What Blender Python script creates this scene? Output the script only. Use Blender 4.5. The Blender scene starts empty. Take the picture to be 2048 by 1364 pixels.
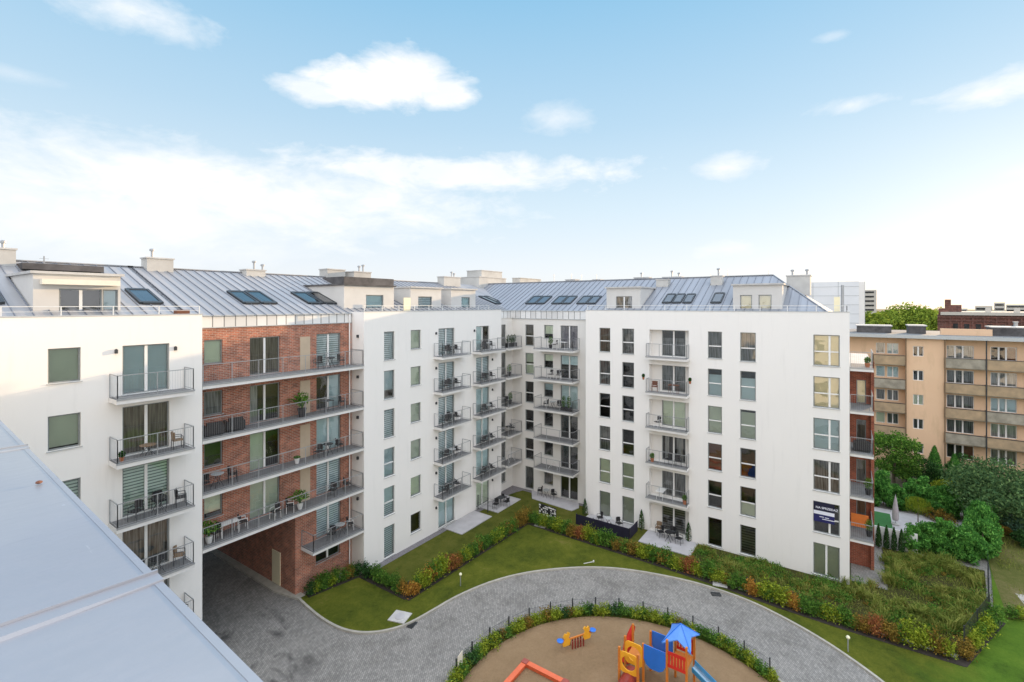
import bpy, bmesh, math, random
from mathutils import Vector, Matrix
from mathutils.geometry import tessellate_polygon
R = math.radians
random.seed(7)
scn = bpy.context.scene
COL = scn.collection
H = 19.0                                   # eye height above the courtyard
HEAD = 34.83                               # heading of the view, degrees from world +X
CH, SH = math.cos(R(HEAD)), math.sin(R(HEAD))
# ------------------------------------------------------------------ camera
cd = bpy.data.cameras.new('camera'); cam = bpy.data.objects.new('camera', cd); COL.objects.link(cam)
cam.location = (0, 0, H); cam.rotation_euler = (R(90), 0, R(HEAD - 90))
cd.sensor_width = 36; cd.lens = 16.875; cd.shift_y = -73 / 2048
cd.clip_start = 0.05; cd.clip_end = 6000
scn.camera = cam
# ------------------------------------------------------------------ exposure
scn.view_settings.view_transform = 'Standard'; scn.view_settings.look = 'None'
scn.view_settings.exposure = 0.36; scn.view_settings.gamma = 1
scn.cycles.use_denoising = True
scn.cycles.max_bounces = 6; scn.cycles.transparent_max_bounces = 12
scn.cycles.diffuse_bounces = 4; scn.cycles.glossy_bounces = 3
scn.cycles.sample_clamp_indirect = 4
# ------------------------------------------------------------------ sun
SUN_AZ, SUN_EL = -16.0, 8.0                # azimuth from world +X, elevation
sd = bpy.data.lights.new('sun', 'SUN'); sun = bpy.data.objects.new('sun', sd); COL.objects.link(sun)
sd.energy = 4.6; sd.angle = R(0.5); sd.color = (1.0, 0.70, 0.40)
sv = Vector((math.cos(R(SUN_AZ)) * math.cos(R(SUN_EL)), math.sin(R(SUN_AZ)) * math.cos(R(SUN_EL)), math.sin(R(SUN_EL))))
sun.rotation_euler = sv.to_track_quat('Z', 'Y').to_euler()
sun.location = (0, 0, 60)

# ------------------------------------------------------------------ node helpers
class NT:
    def __init__(s, nt): s.nt = nt
    def n(s, t, **kw):
        nd = s.nt.nodes.new(t)
        for k, v in kw.items(): setattr(nd, k, v)
        return nd
    def put(s, sock, v):
        if v is None: return
        if isinstance(v, bpy.types.NodeSocket): s.nt.links.new(v, sock)
        elif isinstance(v, (tuple, list)): sock.default_value = tuple(v) + ((1,) if len(v) == 3 and sock.type == 'RGBA' else ())
        else: sock.default_value = v
    def m(s, op, a, b=None, c=None, clamp=False):
        nd = s.n('ShaderNodeMath', operation=op); nd.use_clamp = clamp
        s.put(nd.inputs[0], a); s.put(nd.inputs[1], b); s.put(nd.inputs[2], c)
        return nd.outputs[0]
    def vm(s, op, a, b=None, out=0):
        nd = s.n('ShaderNodeVectorMath', operation=op); s.put(nd.inputs[0], a); s.put(nd.inputs[1], b)
        return nd.outputs[out]
    def mix(s, f, a, b, mode='MIX'):
        nd = s.n('ShaderNodeMix', data_type='RGBA', blend_type=mode)
        s.put(nd.inputs[0], f); s.put(nd.inputs[6], a); s.put(nd.inputs[7], b)
        return nd.outputs[2]
    def ramp(s, f, stops, interp='LINEAR'):
        nd = s.n('ShaderNodeValToRGB'); nd.color_ramp.interpolation = interp
        e = nd.color_ramp.elements
        while len(e) < len(stops): e.new(0.5)
        for i, (p, c) in enumerate(stops):
            e[i].position = p; e[i].color = tuple(c) + (1,) if len(c) == 3 else c
        s.put(nd.inputs[0], f); return nd.outputs[0]
    def noise(s, vec, scale, detail=3, rough=0.5, dist=0.0):
        nd = s.n('ShaderNodeTexNoise'); s.put(nd.inputs['Vector'], vec)
        nd.inputs['Scale'].default_value = scale; nd.inputs['Detail'].default_value = detail
        nd.inputs['Roughness'].default_value = rough; nd.inputs['Distortion'].default_value = dist
        return nd.outputs['Fac']
    def comb(s, x, y, z=0.0):
        nd = s.n('ShaderNodeCombineXYZ')
        for i, v in enumerate((x, y, z)): s.put(nd.inputs[i], v)
        return nd.outputs[0]
    def sep(s, v):
        nd = s.n('ShaderNodeSeparateXYZ'); s.put(nd.inputs[0], v); return nd.outputs

# ------------------------------------------------------------------ sky
w = bpy.data.worlds.new('World'); scn.world = w; w.use_nodes = True
w.node_tree.nodes.clear(); T = NT(w.node_tree)
SKY_S = 0.12
tc = T.n('ShaderNodeTexCoord'); D = T.vm('NORMALIZE', tc.outputs['Generated'])
sky = T.n('ShaderNodeTexSky', sky_type='NISHITA'); sky.sun_disc = False
sky.sun_elevation = R(SUN_EL); sky.sun_rotation = R(90 - SUN_AZ); sky.altitude = 50
sky.air_density = 1.0; sky.dust_density = 0.6; sky.ozone_density = 1.5
xr = T.vm('DOT_PRODUCT', D, (SH, -CH, 0), 1); yf = T.vm('DOT_PRODUCT', D, (CH, SH, 0), 1)
az = T.m('ARCTAN2', xr, yf); dz = T.sep(D)[2]
el = T.m('ARCSINE', dz)
def q(c): return tuple(x / SKY_S for x in c)
elf = T.m('DIVIDE', el, R(90), clamp=True)
base = T.ramp(elf, [(0.0, (0.75, 0.77, 0.78)), (0.05, (0.71, 0.76, 0.82)), (0.12, (0.59, 0.71, 0.80)), (0.22, (0.42, 0.60, 0.75)),
                    (0.36, (0.25, 0.49, 0.70)), (0.46, (0.50, 0.78, 1.1)), (0.62, (1.5, 1.63, 1.85)), (1.0, (1.95, 2.05, 2.22))])  # upper stops: brightness added overhead, out of view, to light the ground
base = T.vm('MULTIPLY', base, (1 / SKY_S,) * 3)
skc = T.mix(0.90, sky.outputs[0], base)
nv = T.comb(T.m('MULTIPLY', az, 1.0), T.m('MULTIPLY', el, 2.2), 0.0)
n1 = T.noise(nv, 7.0, 7, 0.6, 0.4); n2 = T.noise(nv, 22.0, 5, 0.6, 0.2)
def cloud(px, py, rx, ry, amp, soft, dens):
    a = math.atan((px - 1024) / 960); e = math.atan((609 - py) / 960 * math.cos(a))
    ra = rx / 960 * math.cos(a) ** 2; re = ry / 960 * math.cos(a)
    dx = T.m('DIVIDE', T.m('SUBTRACT', az, a), ra); dy = T.m('DIVIDE', T.m('SUBTRACT', el, e), re)
    r2 = T.m('ADD', T.m('MULTIPLY', dx, dx), T.m('MULTIPLY', dy, dy))
    v = T.m('SUBTRACT', 1.0, T.m('SQRT', r2))
    nn = T.m('ADD', T.m('MULTIPLY', T.m('SUBTRACT', n1, 0.5), amp), T.m('MULTIPLY', T.m('SUBTRACT', n2, 0.5), amp * 0.4))
    v = T.m('DIVIDE', T.m('ADD', v, nn), soft, clamp=True)
    return T.m('MULTIPLY', v, dens)
CL = [(730, 172, 140, 48, 1.5, .55, .9), (815, 152, 115, 56, 1.0, .45, .97), (630, 183, 100, 28, 1.6, .6, .75), (885, 185, 80, 34, 1.2, .5, .85),
      (280, 22, 190, 44, 2.0, 1.1, .8), (450, 390, 740, 105, 1.5, .8, .97), (200, 430, 620, 120, .9, .9, .95), (900, 345, 420, 40, 1.8, .6, .8),
      (1450, 336, 85, 30, 1.6, .8, .85), (1450, 498, 70, 24, 1.8, .8, .7), (1985, 185, 190, 34, 2.4, .95, .8), (1700, 210, 95, 18, 2.4, .9, .6),
      (1105, 240, 90, 34, 2.2, 1.2, .55), (40, 150, 130, 18, 2.2, 1.3, .35), (2040, 345, 70, 18, 2.0, .9, .4), (1670, 72, 50, 12, 2.4, .7, .3)]
tot = None
for c in CL:
    k = cloud(*c); tot = k if tot is None else T.m('MAXIMUM', tot, k)
# bright area added to the unseen sky behind the viewer, to light the walls
back = T.m('MULTIPLY', T.m('MULTIPLY_ADD', yf, -1.6, -0.1, clamp=True), T.m('ADD', 0.55, n1))
cc = T.ramp(n1, [(0.25, (0.90, 0.93, 0.97)), (0.6, (1.0, 1.0, 1.0))])
cc = T.vm('MULTIPLY', cc, (0.86 / SKY_S,) * 3)
skc = T.mix(tot, skc, cc)
skc = T.mix(T.m('MINIMUM', back, 1.0), skc, (1.45 / SKY_S, 1.47 / SKY_S, 1.55 / SKY_S))
bg = T.n('ShaderNodeBackground'); T.put(bg.inputs[0], skc); bg.inputs[1].default_value = SKY_S
wo = T.n('ShaderNodeOutputWorld'); T.nt.links.new(bg.outputs[0], wo.inputs[0])

# ------------------------------------------------------------------ materials
MATS = {}
def new_mat(name):
    m = bpy.data.materials.new(name); m.use_nodes = True; m.node_tree.nodes.clear()
    t = NT(m.node_tree); b = t.n('ShaderNodeBsdfPrincipled'); o = t.n('ShaderNodeOutputMaterial')
    t.nt.links.new(b.outputs[0], o.inputs[0]); MATS[name] = m
    return m, t, b, o
def bump(t, b, h, strength=0.3, dist=0.02):
    nd = t.n('ShaderNodeBump'); nd.inputs['Strength'].default_value = strength; nd.inputs['Distance'].default_value = dist
    t.put(nd.inputs['Height'], h); t.put(b.inputs['Normal'], nd.outputs[0])
def plain(name, c, rough=0.6, metal=0.0, var=0.08, scale=3.0, c2=None, bmp=0.0, spec=0.5):
    m, t, b, o = new_mat(name)
    v = t.n('ShaderNodeTexCoord').outputs['Object']; n = t.noise(v, scale, 5, 0.6)
    f = t.m('MULTIPLY_ADD', n, 2.2, -0.6, clamp=True)
    a = tuple(x * (1 - var) for x in c); d = c2 or tuple(min(1, x * (1 + var)) for x in c)
    col = t.mix(f, a, d)
    if name.startswith('blind') or name == 'interior':      # no two blinds quite alike
        rn = t.n('ShaderNodeObjectInfo').outputs['Random']; col = t.mix(1.0, col, t.ramp(rn, [(0, (.72, .74, .74)), (1, (1.12, 1.1, 1.06))]), 'MULTIPLY')
    t.put(b.inputs['Base Color'], col)
    b.inputs['Roughness'].default_value = rough; b.inputs['Metallic'].default_value = metal
    b.inputs['Specular IOR Level'].default_value = spec
    if bmp: bump(t, b, t.noise(v, scale * 9, 4), bmp, 0.01)
    return m
plain('concrete', (0.50, 0.49, 0.47), 0.85, 0, 0.15, 1.5, bmp=0.3)
plain('slab_edge', (0.72, 0.71, 0.69), 0.85, 0, 0.07, 1.2)
plain('deck', (0.17, 0.172, 0.175), 0.8, 0, 0.2, 2.5)
plain('steel', (0.36, 0.37, 0.38), 0.45, 0.35, 0.1, 5)
plain('steel_dark', (0.05, 0.055, 0.06), 0.5, 0.3, 0.2, 5)
plain('rail_white', (0.70, 0.71, 0.70), 0.4, 0.2, 0.05, 5)
plain('frame_grey', (0.46, 0.48, 0.48), 0.45, 0.1, 0.06, 5)
plain('frame_mid', (0.23, 0.25, 0.25), 0.5, 0.1, 0.08, 5)
plain('chimney_render', (0.50, 0.49, 0.46), 0.9, 0, 0.16, 0.8, bmp=0.3)
plain('dormer_render', (0.60, 0.585, 0.555), 0.9, 0, 0.07, 0.7, bmp=0.2)
plain('frame_white', (0.78, 0.78, 0.76), 0.4, 0, 0.05, 5)
plain('frame_dark', (0.03, 0.035, 0.04), 0.4, 0.3, 0.1, 5)
plain('blind', (0.76, 0.84, 0.70), 0.8, 0, 0.05, 1)
plain('blind_pale', (0.70, 0.86, 0.90), 0.8, 0, 0.05, 1)
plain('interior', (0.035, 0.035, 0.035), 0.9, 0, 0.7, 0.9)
plain('brown_board', (0.16, 0.055, 0.025), 0.6, 0, 0.2, 2)
plain('door_beige', (0.50, 0.40, 0.29), 0.6, 0, 0.08, 1.5)
plain('door_cream', (0.74, 0.66, 0.46), 0.5, 0, 0.04, 1.5)
plain('bitumen', (0.09, 0.085, 0.085), 0.85, 0, 0.5, 1.3, bmp=0.4)
plain('black_weave', (0.018, 0.018, 0.02), 0.55, 0, 0.3, 9)
plain('tan_weave', (0.22, 0.15, 0.09), 0.7, 0, 0.2, 9)
plain('white_plastic', (0.72, 0.72, 0.70), 0.4, 0, 0.04, 5)
plain('terracotta', (0.38, 0.14, 0.06), 0.7, 0, 0.15, 5)
plain('orange_cloth', (0.62, 0.17, 0.03), 0.8, 0, 0.12, 4)
plain('trunk', (0.11, 0.085, 0.06), 0.9, 0, 0.3, 6, bmp=0.5)
plain('soil', (0.035, 0.028, 0.022), 0.95, 0, 0.5, 5, bmp=0.6)
plain('kerb', (0.40, 0.38, 0.33), 0.85, 0, 0.2, 2.5, bmp=0.3)
plain('patio', (0.46, 0.45, 0.46), 0.85, 0, 0.12, 1.2, bmp=0.2)
plain('gravel_strip', (0.20, 0.19, 0.20), 0.95, 0, 0.45, 14, bmp=0.6)
plain('navy_cloth', (0.010, 0.009, 0.028), 0.7, 0, 0.3, 2)
plain('navy_print', (0.012, 0.013, 0.10), 0.6, 0, 0.2, 3)
plain('navy_dark', (0.006, 0.007, 0.03), 0.6, 0, 0.2, 3)
plain('print_white', (0.75, 0.76, 0.85), 0.6, 0, 0.03, 3)
plain('play_blue', (0.02, 0.17, 0.66), 0.35, 0, 0.06, 3)
plain('play_canopy', (0.10, 0.28, 0.75), 0.6, 0, 0.12, 2)
plain('play_red', (0.62, 0.03, 0.02), 0.35, 0, 0.08, 3)
plain('play_yellow', (0.85, 0.42, 0.03), 0.35, 0, 0.05, 3)
plain('play_orange', (0.62, 0.20, 0.03), 0.45, 0, 0.1, 4)
plain('play_coral', (0.72, 0.15, 0.06), 0.45, 0, 0.1, 4)
plain('tube_red', (0.26, 0.035, 0.025), 0.4, 0, 0.2, 4)
plain('slide_blue', (0.03, 0.20, 0.38), 0.4, 0, 0.1, 4)
plain('slide_steel', (0.75, 0.77, 0.80), 0.25, 0.9, 0.05, 4)
plain('turf_green', (0.035, 0.15, 0.04), 0.95, 0, 0.15, 6)
plain('awning', (0.78, 0.72, 0.60), 0.8, 0, 0.06, 3)
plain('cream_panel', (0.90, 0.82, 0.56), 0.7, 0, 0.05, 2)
plain('umbrella_cloth', (0.42, 0.37, 0.38), 0.85, 0, 0.12, 5)
plain('yellow_lamp', (0.80, 0.78, 0.55), 0.4, 0, 0.04, 5)
plain('tower_panel', (0.76, 0.77, 0.78), 0.7, 0, 0.04, 0.4)
plain('far_concrete', (0.52, 0.48, 0.42), 0.9, 0, 0.1, 0.2)
plain('gravel', (0.40, 0.37, 0.33), 0.95, 0, 0.3, 3, bmp=0.6)
plain('rust_red', (0.33, 0.08, 0.06), 0.7, 0, 0.2, 3)

def weathered(name, c, dirt):
    m, t, b, o = new_mat(name); v = t.n('ShaderNodeTexCoord').outputs['Object']; x, y, z = t.sep(v); h = t.m('ADD', x, y)
    st = t.noise(t.comb(t.m('MULTIPLY', h, 2.6), t.m('MULTIPLY', z, .22)), 1.0, 5, .65); lo = t.noise(v, .22, 4, .6); fi = t.noise(v, 30, 3)
    f = t.m('MULTIPLY', t.m('MULTIPLY_ADD', st, 3.2, -1.75, clamp=True), t.m('MULTIPLY_ADD', lo, 2.0, -.5, clamp=True))
    base_ = t.mix(t.m('MULTIPLY_ADD', lo, 2, -.5, clamp=True), tuple(k * .965 for k in c), c)
    t.put(b.inputs['Base Color'], t.mix(t.m('MULTIPLY', f, .55), base_, dirt)); b.inputs['Roughness'].default_value = .92; b.inputs['Specular IOR Level'].default_value = .2
    bump(t, b, fi, .25, .01)
weathered('stucco_white', (.83, .812, .78), (.60, .59, .565)); weathered('stucco_cream', (.74, .72, .68), (.56, .54, .50))
def coords(t): return t.n('ShaderNodeTexCoord').outputs['Object']
def wallvec(t):
    x, y, z = t.sep(coords(t)); return t.comb(t.m('ADD', x, y), z, 0.0)
def brick(name, c1, c2, mortar, bw, bh, ms, rough=0.85):
    m, t, b, o = new_mat(name); v = wallvec(t)
    br = t.n('ShaderNodeTexBrick'); t.put(br.inputs['Vector'], v)
    br.inputs['Scale'].default_value = 1.0; br.inputs['Brick Width'].default_value = bw; br.inputs['Row Height'].default_value = bh
    br.inputs['Mortar Size'].default_value = ms; br.inputs['Mortar Smooth'].default_value = 0.3; br.inputs['Bias'].default_value = 0.0
    t.put(br.inputs['Color1'], c1); t.put(br.inputs['Color2'], c2); t.put(br.inputs['Mortar'], mortar)
    n = t.noise(v, 2.0, 4); big = t.ramp(n, [(0.3, (0.72, 0.72, 0.72)), (0.7, (1.25, 1.2, 1.15))])
    t.put(b.inputs['Base Color'], t.mix(1.0, br.outputs[0], big, 'MULTIPLY')); b.inputs['Roughness'].default_value = rough
    bump(t, b, t.m('SUBTRACT', 1.0, br.outputs['Fac']), 0.4, 0.01)
brick('brick', (0.45, 0.155, 0.09), (0.24, 0.085, 0.055), (0.40, 0.30, 0.24), 0.30, 0.10, 0.016)
brick('brick_far', (0.19, 0.075, 0.055), (0.11, 0.05, 0.04), (0.18, 0.11, 0.09), 1.2, 0.5, 0.04)
brick('brick_side', (0.30, 0.075, 0.04), (0.20, 0.05, 0.03), (0.26, 0.15, 0.10), 0.26, 0.09, 0.012)

def pavers():
    m, t, b, o = new_mat('pavers'); c = coords(t)
    x, y, z = t.sep(c)
    v = t.comb(t.m('ADD', t.m('MULTIPLY', x, .82), t.m('MULTIPLY', y, .57)), t.m('SUBTRACT', t.m('MULTIPLY', y, .82), t.m('MULTIPLY', x, .57)))
    br = t.n('ShaderNodeTexBrick'); t.put(br.inputs['Vector'], v)
    br.inputs['Scale'].default_value = 1; br.inputs['Brick Width'].default_value = .2; br.inputs['Row Height'].default_value = .105
    br.inputs['Mortar Size'].default_value = .008; br.inputs['Bias'].default_value = 0
    t.put(br.inputs['Color1'], (.325, .31, .285)); t.put(br.inputs['Color2'], (.225, .215, .20)); t.put(br.inputs['Mortar'], (.12, .12, .115))
    n = t.noise(c, .5, 6, .65); nf = t.noise(c, 5, 5, .7)
    big = t.ramp(n, [(.28, (.70, .69, .68)), (.5, (1, 1, 1)), (.75, (1.14, 1.13, 1.12))])
    fine = t.ramp(nf, [(.3, (.84, .84, .84)), (.7, (1.12, 1.12, 1.12))])
    col = t.mix(1, t.mix(1, br.outputs[0], big, 'MULTIPLY'), fine, 'MULTIPLY')
    # oil and tyre stains on the drive in front of the passage
    sx = t.m('DIVIDE', t.m('SUBTRACT', x, 13.6), 2.6); sy = t.m('DIVIDE', t.m('SUBTRACT', y, 27.0), 4.5)
    r = t.m('SQRT', t.m('ADD', t.m('MULTIPLY', sx, sx), t.m('MULTIPLY', sy, sy)))
    st = t.noise(t.comb(t.m('MULTIPLY', x, .9), t.m('MULTIPLY', y, .45)), 1.0, 4, .5, .8)
    sm = t.m('MULTIPLY', t.m('MULTIPLY_ADD', st, 9.0, -4.9, clamp=True), t.m('MULTIPLY_ADD', r, -2.2, 2.6, clamp=True))
    col = t.mix(t.m('MULTIPLY', sm, .8), col, (.05, .047, .047))
    t.put(b.inputs['Base Color'], col); b.inputs['Roughness'].default_value = .8
    bump(t, b, t.m('ADD', t.m('SUBTRACT', 1, br.outputs['Fac']), nf), .5, .012)
pavers()
def lawn(name, cs, sc=.35, cs2=None):
    m, t, b, o = new_mat(name); c = coords(t)
    n = t.noise(c, sc, 6, .6, .3); n2 = t.noise(c, 9, 5, .75); n3 = t.noise(c, 1.7, 5, .65, .6)
    v = t.m('ADD', t.m('MULTIPLY', n, .5), t.m('ADD', t.m('MULTIPLY', n3, .3), t.m('MULTIPLY', n2, .28)))
    def rp(k): return t.ramp(v, [(.36, k[0]), (.5, k[1]), (.62, k[2]), (.74, k[3])])
    col = rp(cs)
    if cs2:                                # fresher turf towards the open south end
        yy = t.sep(c)[1]; g = t.m('MULTIPLY_ADD', t.m('ADD', yy, t.m('MULTIPLY', n, 7)), -.28, .25, clamp=True); col = t.mix(g, col, rp(cs2))
    t.put(b.inputs['Base Color'], col)
    b.inputs['Roughness'].default_value = 1; b.inputs['Specular IOR Level'].default_value = .15
    bump(t, b, t.m('ADD', n2, t.noise(c, 40, 3, .7)), .8, .05)
lawn('grass', [(.030, .045, .008), (.075, .096, .011), (.120, .135, .016), (.19, .165, .045)], .35, [(.04, .08, .010), (.08, .155, .015), (.11, .19, .02), (.15, .2, .03)])
lawn('grass_olive', [(.04, .055, .010), (.085, .10, .015), (.12, .125, .022), (.16, .14, .045)], .6)  # garden turf and planting bed in their own olive tone
lawn('grass_fresh', [(.03, .075, .008), (.06, .14, .012), (.09, .18, .015), (.13, .19, .02)], .5)
lawn('meadow', [(.06, .075, .018), (.11, .12, .03), (.17, .15, .06), (.30, .26, .16)], .25)
lawn('sand', [(.23, .155, .085), (.29, .195, .11), (.33, .225, .13), (.40, .29, .18)], .3)
lawn('city_ground', [(.06, .07, .04), (.10, .11, .07), (.15, .14, .10), (.2, .18, .14)], .05)
lawn('wild_soil', [(.03, .03, .01), (.05, .05, .015), (.07, .065, .02), (.10, .09, .03)], .6)

def metal_roof(name, c, ang=0):
    m, t, b, o = new_mat(name); c0 = coords(t); x, y, z = t.sep(c0)
    n = t.noise(c0, .8, 5, .6)
    pan = t.m('FLOOR', t.m('DIVIDE', y if ang else x, .6)); wn = t.n('ShaderNodeTexWhiteNoise', noise_dimensions='1D'); t.put(wn.inputs['W'], pan)
    f = t.m('ADD', t.m('MULTIPLY', wn.outputs[0], .5), t.m('MULTIPLY', n, .5))
    t.put(b.inputs['Base Color'], t.mix(f, tuple(x * .82 for x in c), tuple(min(1, x * 1.15) for x in c)))
    b.inputs['Metallic'].default_value = .22; b.inputs['Roughness'].default_value = .5
    bump(t, b, t.noise(c0, 1.6, 3), .12, .03)
metal_roof('roof_zinc', (.35, .35, .36)); metal_roof('roof_zinc_side', (.28, .30, .335), 1); plain('roof_seam', (.22, .24, .28), .5, .4)
def fascia():
    m, t, b, o = new_mat('fascia_zinc'); x, y, z = t.sep(coords(t)); s = t.m('ADD', x, y)
    pan = t.m('FLOOR', t.m('DIVIDE', s, .62)); wn = t.n('ShaderNodeTexWhiteNoise', noise_dimensions='1D'); t.put(wn.inputs['W'], pan)
    fr = t.m('FRACT', t.m('DIVIDE', s, .62)); line = t.m('LESS_THAN', fr, .10)
    c = t.mix(wn.outputs[0], (.62, .62, .61), (.80, .80, .79)); t.put(b.inputs['Base Color'], t.mix(line, c, (.22, .22, .22)))
    b.inputs['Metallic'].default_value = .05; b.inputs['Roughness'].default_value = .45
fascia()
def coping():
    m, t, b, o = new_mat('coping_zinc'); c = coords(t)
    n = t.noise(c, 1.3, 6, .65); st = t.noise(t.vm('MULTIPLY', c, (3, 14, 3)), 2.0, 5, .7)
    sp = t.n('ShaderNodeTexVoronoi'); t.put(sp.inputs['Vector'], c); sp.inputs['Scale'].default_value = 9
    spot = t.m('LESS_THAN', sp.outputs['Distance'], .05)
    col = t.mix(n, (.38, .385, .39), (.48, .48, .48)); col = t.mix(t.m('MULTIPLY_ADD', st, 3, -1.75, clamp=True), col, (.36, .37, .385))
    col = t.mix(t.m('MULTIPLY', spot, .6), col, (.62, .63, .64))
    gr = t.noise(c, .55, 3, .5, .5); col = t.mix(t.m('MULTIPLY_ADD', gr, 3.0, -1.1, clamp=True), t.mix(1.0, col, (.78, .81, .90), 'MULTIPLY'), col)
    sp2 = t.n('ShaderNodeTexVoronoi'); t.put(sp2.inputs['Vector'], c); sp2.inputs['Scale'].default_value = 4.3; col = t.mix(t.m('MULTIPLY', t.m('LESS_THAN', sp2.outputs['Distance'], .035), .7), col, (.12, .10, .08))
    sc = t.noise(t.vm('MULTIPLY', c, (26, 5, 5)), 1.0, 4, .7); col = t.mix(t.m('MULTIPLY_ADD', sc, 6.0, -4.1, clamp=True), col, (.58, .59, .60))
    t.put(b.inputs['Base Color'], col); b.inputs['Metallic'].default_value = .5; t.put(b.inputs['Roughness'], t.m('MULTIPLY_ADD', st, .3, .24))
    bump(t, b, n, .25, .02)
coping()
def glass(name, tint=(.90, .93, .93), refl=(1, 1, 1)):
    m = bpy.data.materials.new(name); m.use_nodes = True; m.node_tree.nodes.clear(); t = NT(m.node_tree); MATS[name] = m
    g = t.n('ShaderNodeBsdfGlossy'); t.put(g.inputs[0], refl); g.inputs['Roughness'].default_value = .03
    oi = t.n('ShaderNodeObjectInfo'); nz = t.noise(t.vm('ADD', coords(t), t.comb(t.m('MULTIPLY', oi.outputs['Random'], 37.0), 0.0, t.m('MULTIPLY', oi.outputs['Random'], 11.0))), .8, 2); bp = t.n('ShaderNodeBump'); bp.inputs['Strength'].default_value = .10; bp.inputs['Distance'].default_value = .1
    t.put(bp.inputs['Height'], nz); t.put(g.inputs['Normal'], bp.outputs[0])
    tr = t.n('ShaderNodeBsdfTransparent'); t.put(tr.inputs[0], tint)
    fr = t.n('ShaderNodeFresnel'); fr.inputs[0].default_value = 1.7
    mx = t.n('ShaderNodeMixShader'); t.put(mx.inputs[0], t.m('MULTIPLY_ADD', fr.outputs[0], 1.1, .06, clamp=True))
    t.nt.links.new(tr.outputs[0], mx.inputs[1]); t.nt.links.new(g.outputs[0], mx.inputs[2])
    o = t.n('ShaderNodeOutputMaterial'); t.nt.links.new(mx.outputs[0], o.inputs[0])
glass('glass'); glass('glass_blue', (.22, .3, .36))
def striped(name, c1, c2, period, frac=.5):
    m, t, b, o = new_mat(name); x, y, z = t.sep(coords(t)); fr = t.m('FRACT', t.m('DIVIDE', z, period))
    wob = t.noise(coords(t), 1.5, 2)
    t.put(b.inputs['Base Color'], t.mix(t.m('LESS_THAN', t.m('ADD', fr, t.m('MULTIPLY', wob, .1)), frac), c1, c2)); b.inputs['Roughness'].default_value = .8
striped('blind_stripe', (.82, .92, .94), (.28, .37, .40), .15, .48)
striped('blind_stripe_green', (.66, .80, .72), (.18, .26, .23), .15, .42)
striped('blind_stripe_dark', (.16, .17, .15), (.05, .055, .05), .2, .5)
def curtain(name, c1, c2):
    m, t, b, o = new_mat(name); x, y, z = t.sep(coords(t))
    n = t.noise(t.comb(t.m('MULTIPLY', x, 9), t.m('MULTIPLY', z, .5)), 1.2, 3)
    t.put(b.inputs['Base Color'], t.ramp(n, [(.35, c2), (.62, c1)])); b.inputs['Roughness'].default_value = .9
curtain('curtain_white', (.52, .52, .50), (.22, .23, .23)); curtain('curtain_brown', (.27, .24, .19), (.10, .085, .07))
curtain('curtain_grey', (.30, .31, .31), (.05, .06, .06)); curtain('curtain_lilac', (.40, .38, .42), (.2, .2, .24))
def foliage(name, cs, trans=.25):
    m = bpy.data.materials.new(name); m.use_nodes = True; m.node_tree.nodes.clear(); t = NT(m.node_tree); MATS[name] = m
    ge = t.n('ShaderNodeNewGeometry'); rnd = ge.outputs['Random Per Island']
    n = t.noise(coords(t), .55 if name == 'leaf_wild' else 2.2, 4); f = t.m('ADD', t.m('MULTIPLY', rnd, .35 if name == 'leaf_wild' else .6), t.m('MULTIPLY', n, .65 if name == 'leaf_wild' else .4))
    col = t.ramp(f, [(.15, cs[0]), (.45, cs[1]), (.7, cs[2]), (.88, cs[3])])
    d = t.n('ShaderNodeBsdfDiffuse'); t.put(d.inputs[0], col); tl = t.n('ShaderNodeBsdfTranslucent'); t.put(tl.inputs[0], col)
    mx = t.n('ShaderNodeMixShader'); mx.inputs[0].default_value = trans
    t.nt.links.new(d.outputs[0], mx.inputs[1]); t.nt.links.new(tl.outputs[0], mx.inputs[2])
    o = t.n('ShaderNodeOutputMaterial'); t.nt.links.new(mx.outputs[0], o.inputs[0])
foliage('leaf_green', [(0.035, 0.088, 0.018), (0.079, 0.175, 0.032), (0.140, 0.280, 0.044), (0.245, 0.385, 0.070)])
foliage('leaf_dark', [(0.016, 0.046, 0.016), (0.037, 0.093, 0.029), (0.062, 0.145, 0.041), (0.114, 0.207, 0.062)])
foliage('leaf_laurel', [(0.040, 0.121, 0.029), (0.081, 0.240, 0.051), (0.149, 0.381, 0.071), (0.300, 0.600, 0.140)])
foliage('leaf_lime', [(0.105, 0.149, 0.015), (0.208, 0.283, 0.030), (0.356, 0.416, 0.045), (0.535, 0.564, 0.075)])
foliage('leaf_orange', [(.20, .11, .03), (.40, .19, .04), (.55, .30, .06), (.50, .42, .08)])
foliage('leaf_red', [(.14, .06, .03), (.32, .12, .05), (.46, .18, .07), (.42, .28, .08)])
foliage('leaf_bronze', [(0.088, 0.070, 0.018), (0.210, 0.158, 0.035), (0.350, 0.210, 0.044), (0.455, 0.350, 0.070)])
foliage('leaf_tree', [(0.040, 0.091, 0.040), (0.081, 0.151, 0.060), (0.131, 0.222, 0.081), (0.222, 0.322, 0.121)])
foliage('leaf_far', [(0.095, 0.152, 0.028), (0.190, 0.266, 0.038), (0.323, 0.399, 0.057), (0.494, 0.551, 0.095)])
foliage('leaf_wild', [(0.071, 0.119, 0.024), (0.190, 0.237, 0.048), (0.356, 0.356, 0.095), (0.594, 0.499, 0.214)])
foliage('leaf_blue', [(0.052, 0.123, 0.070), (0.105, 0.210, 0.140), (0.175, 0.315, 0.210), (0.263, 0.420, 0.298)])
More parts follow.
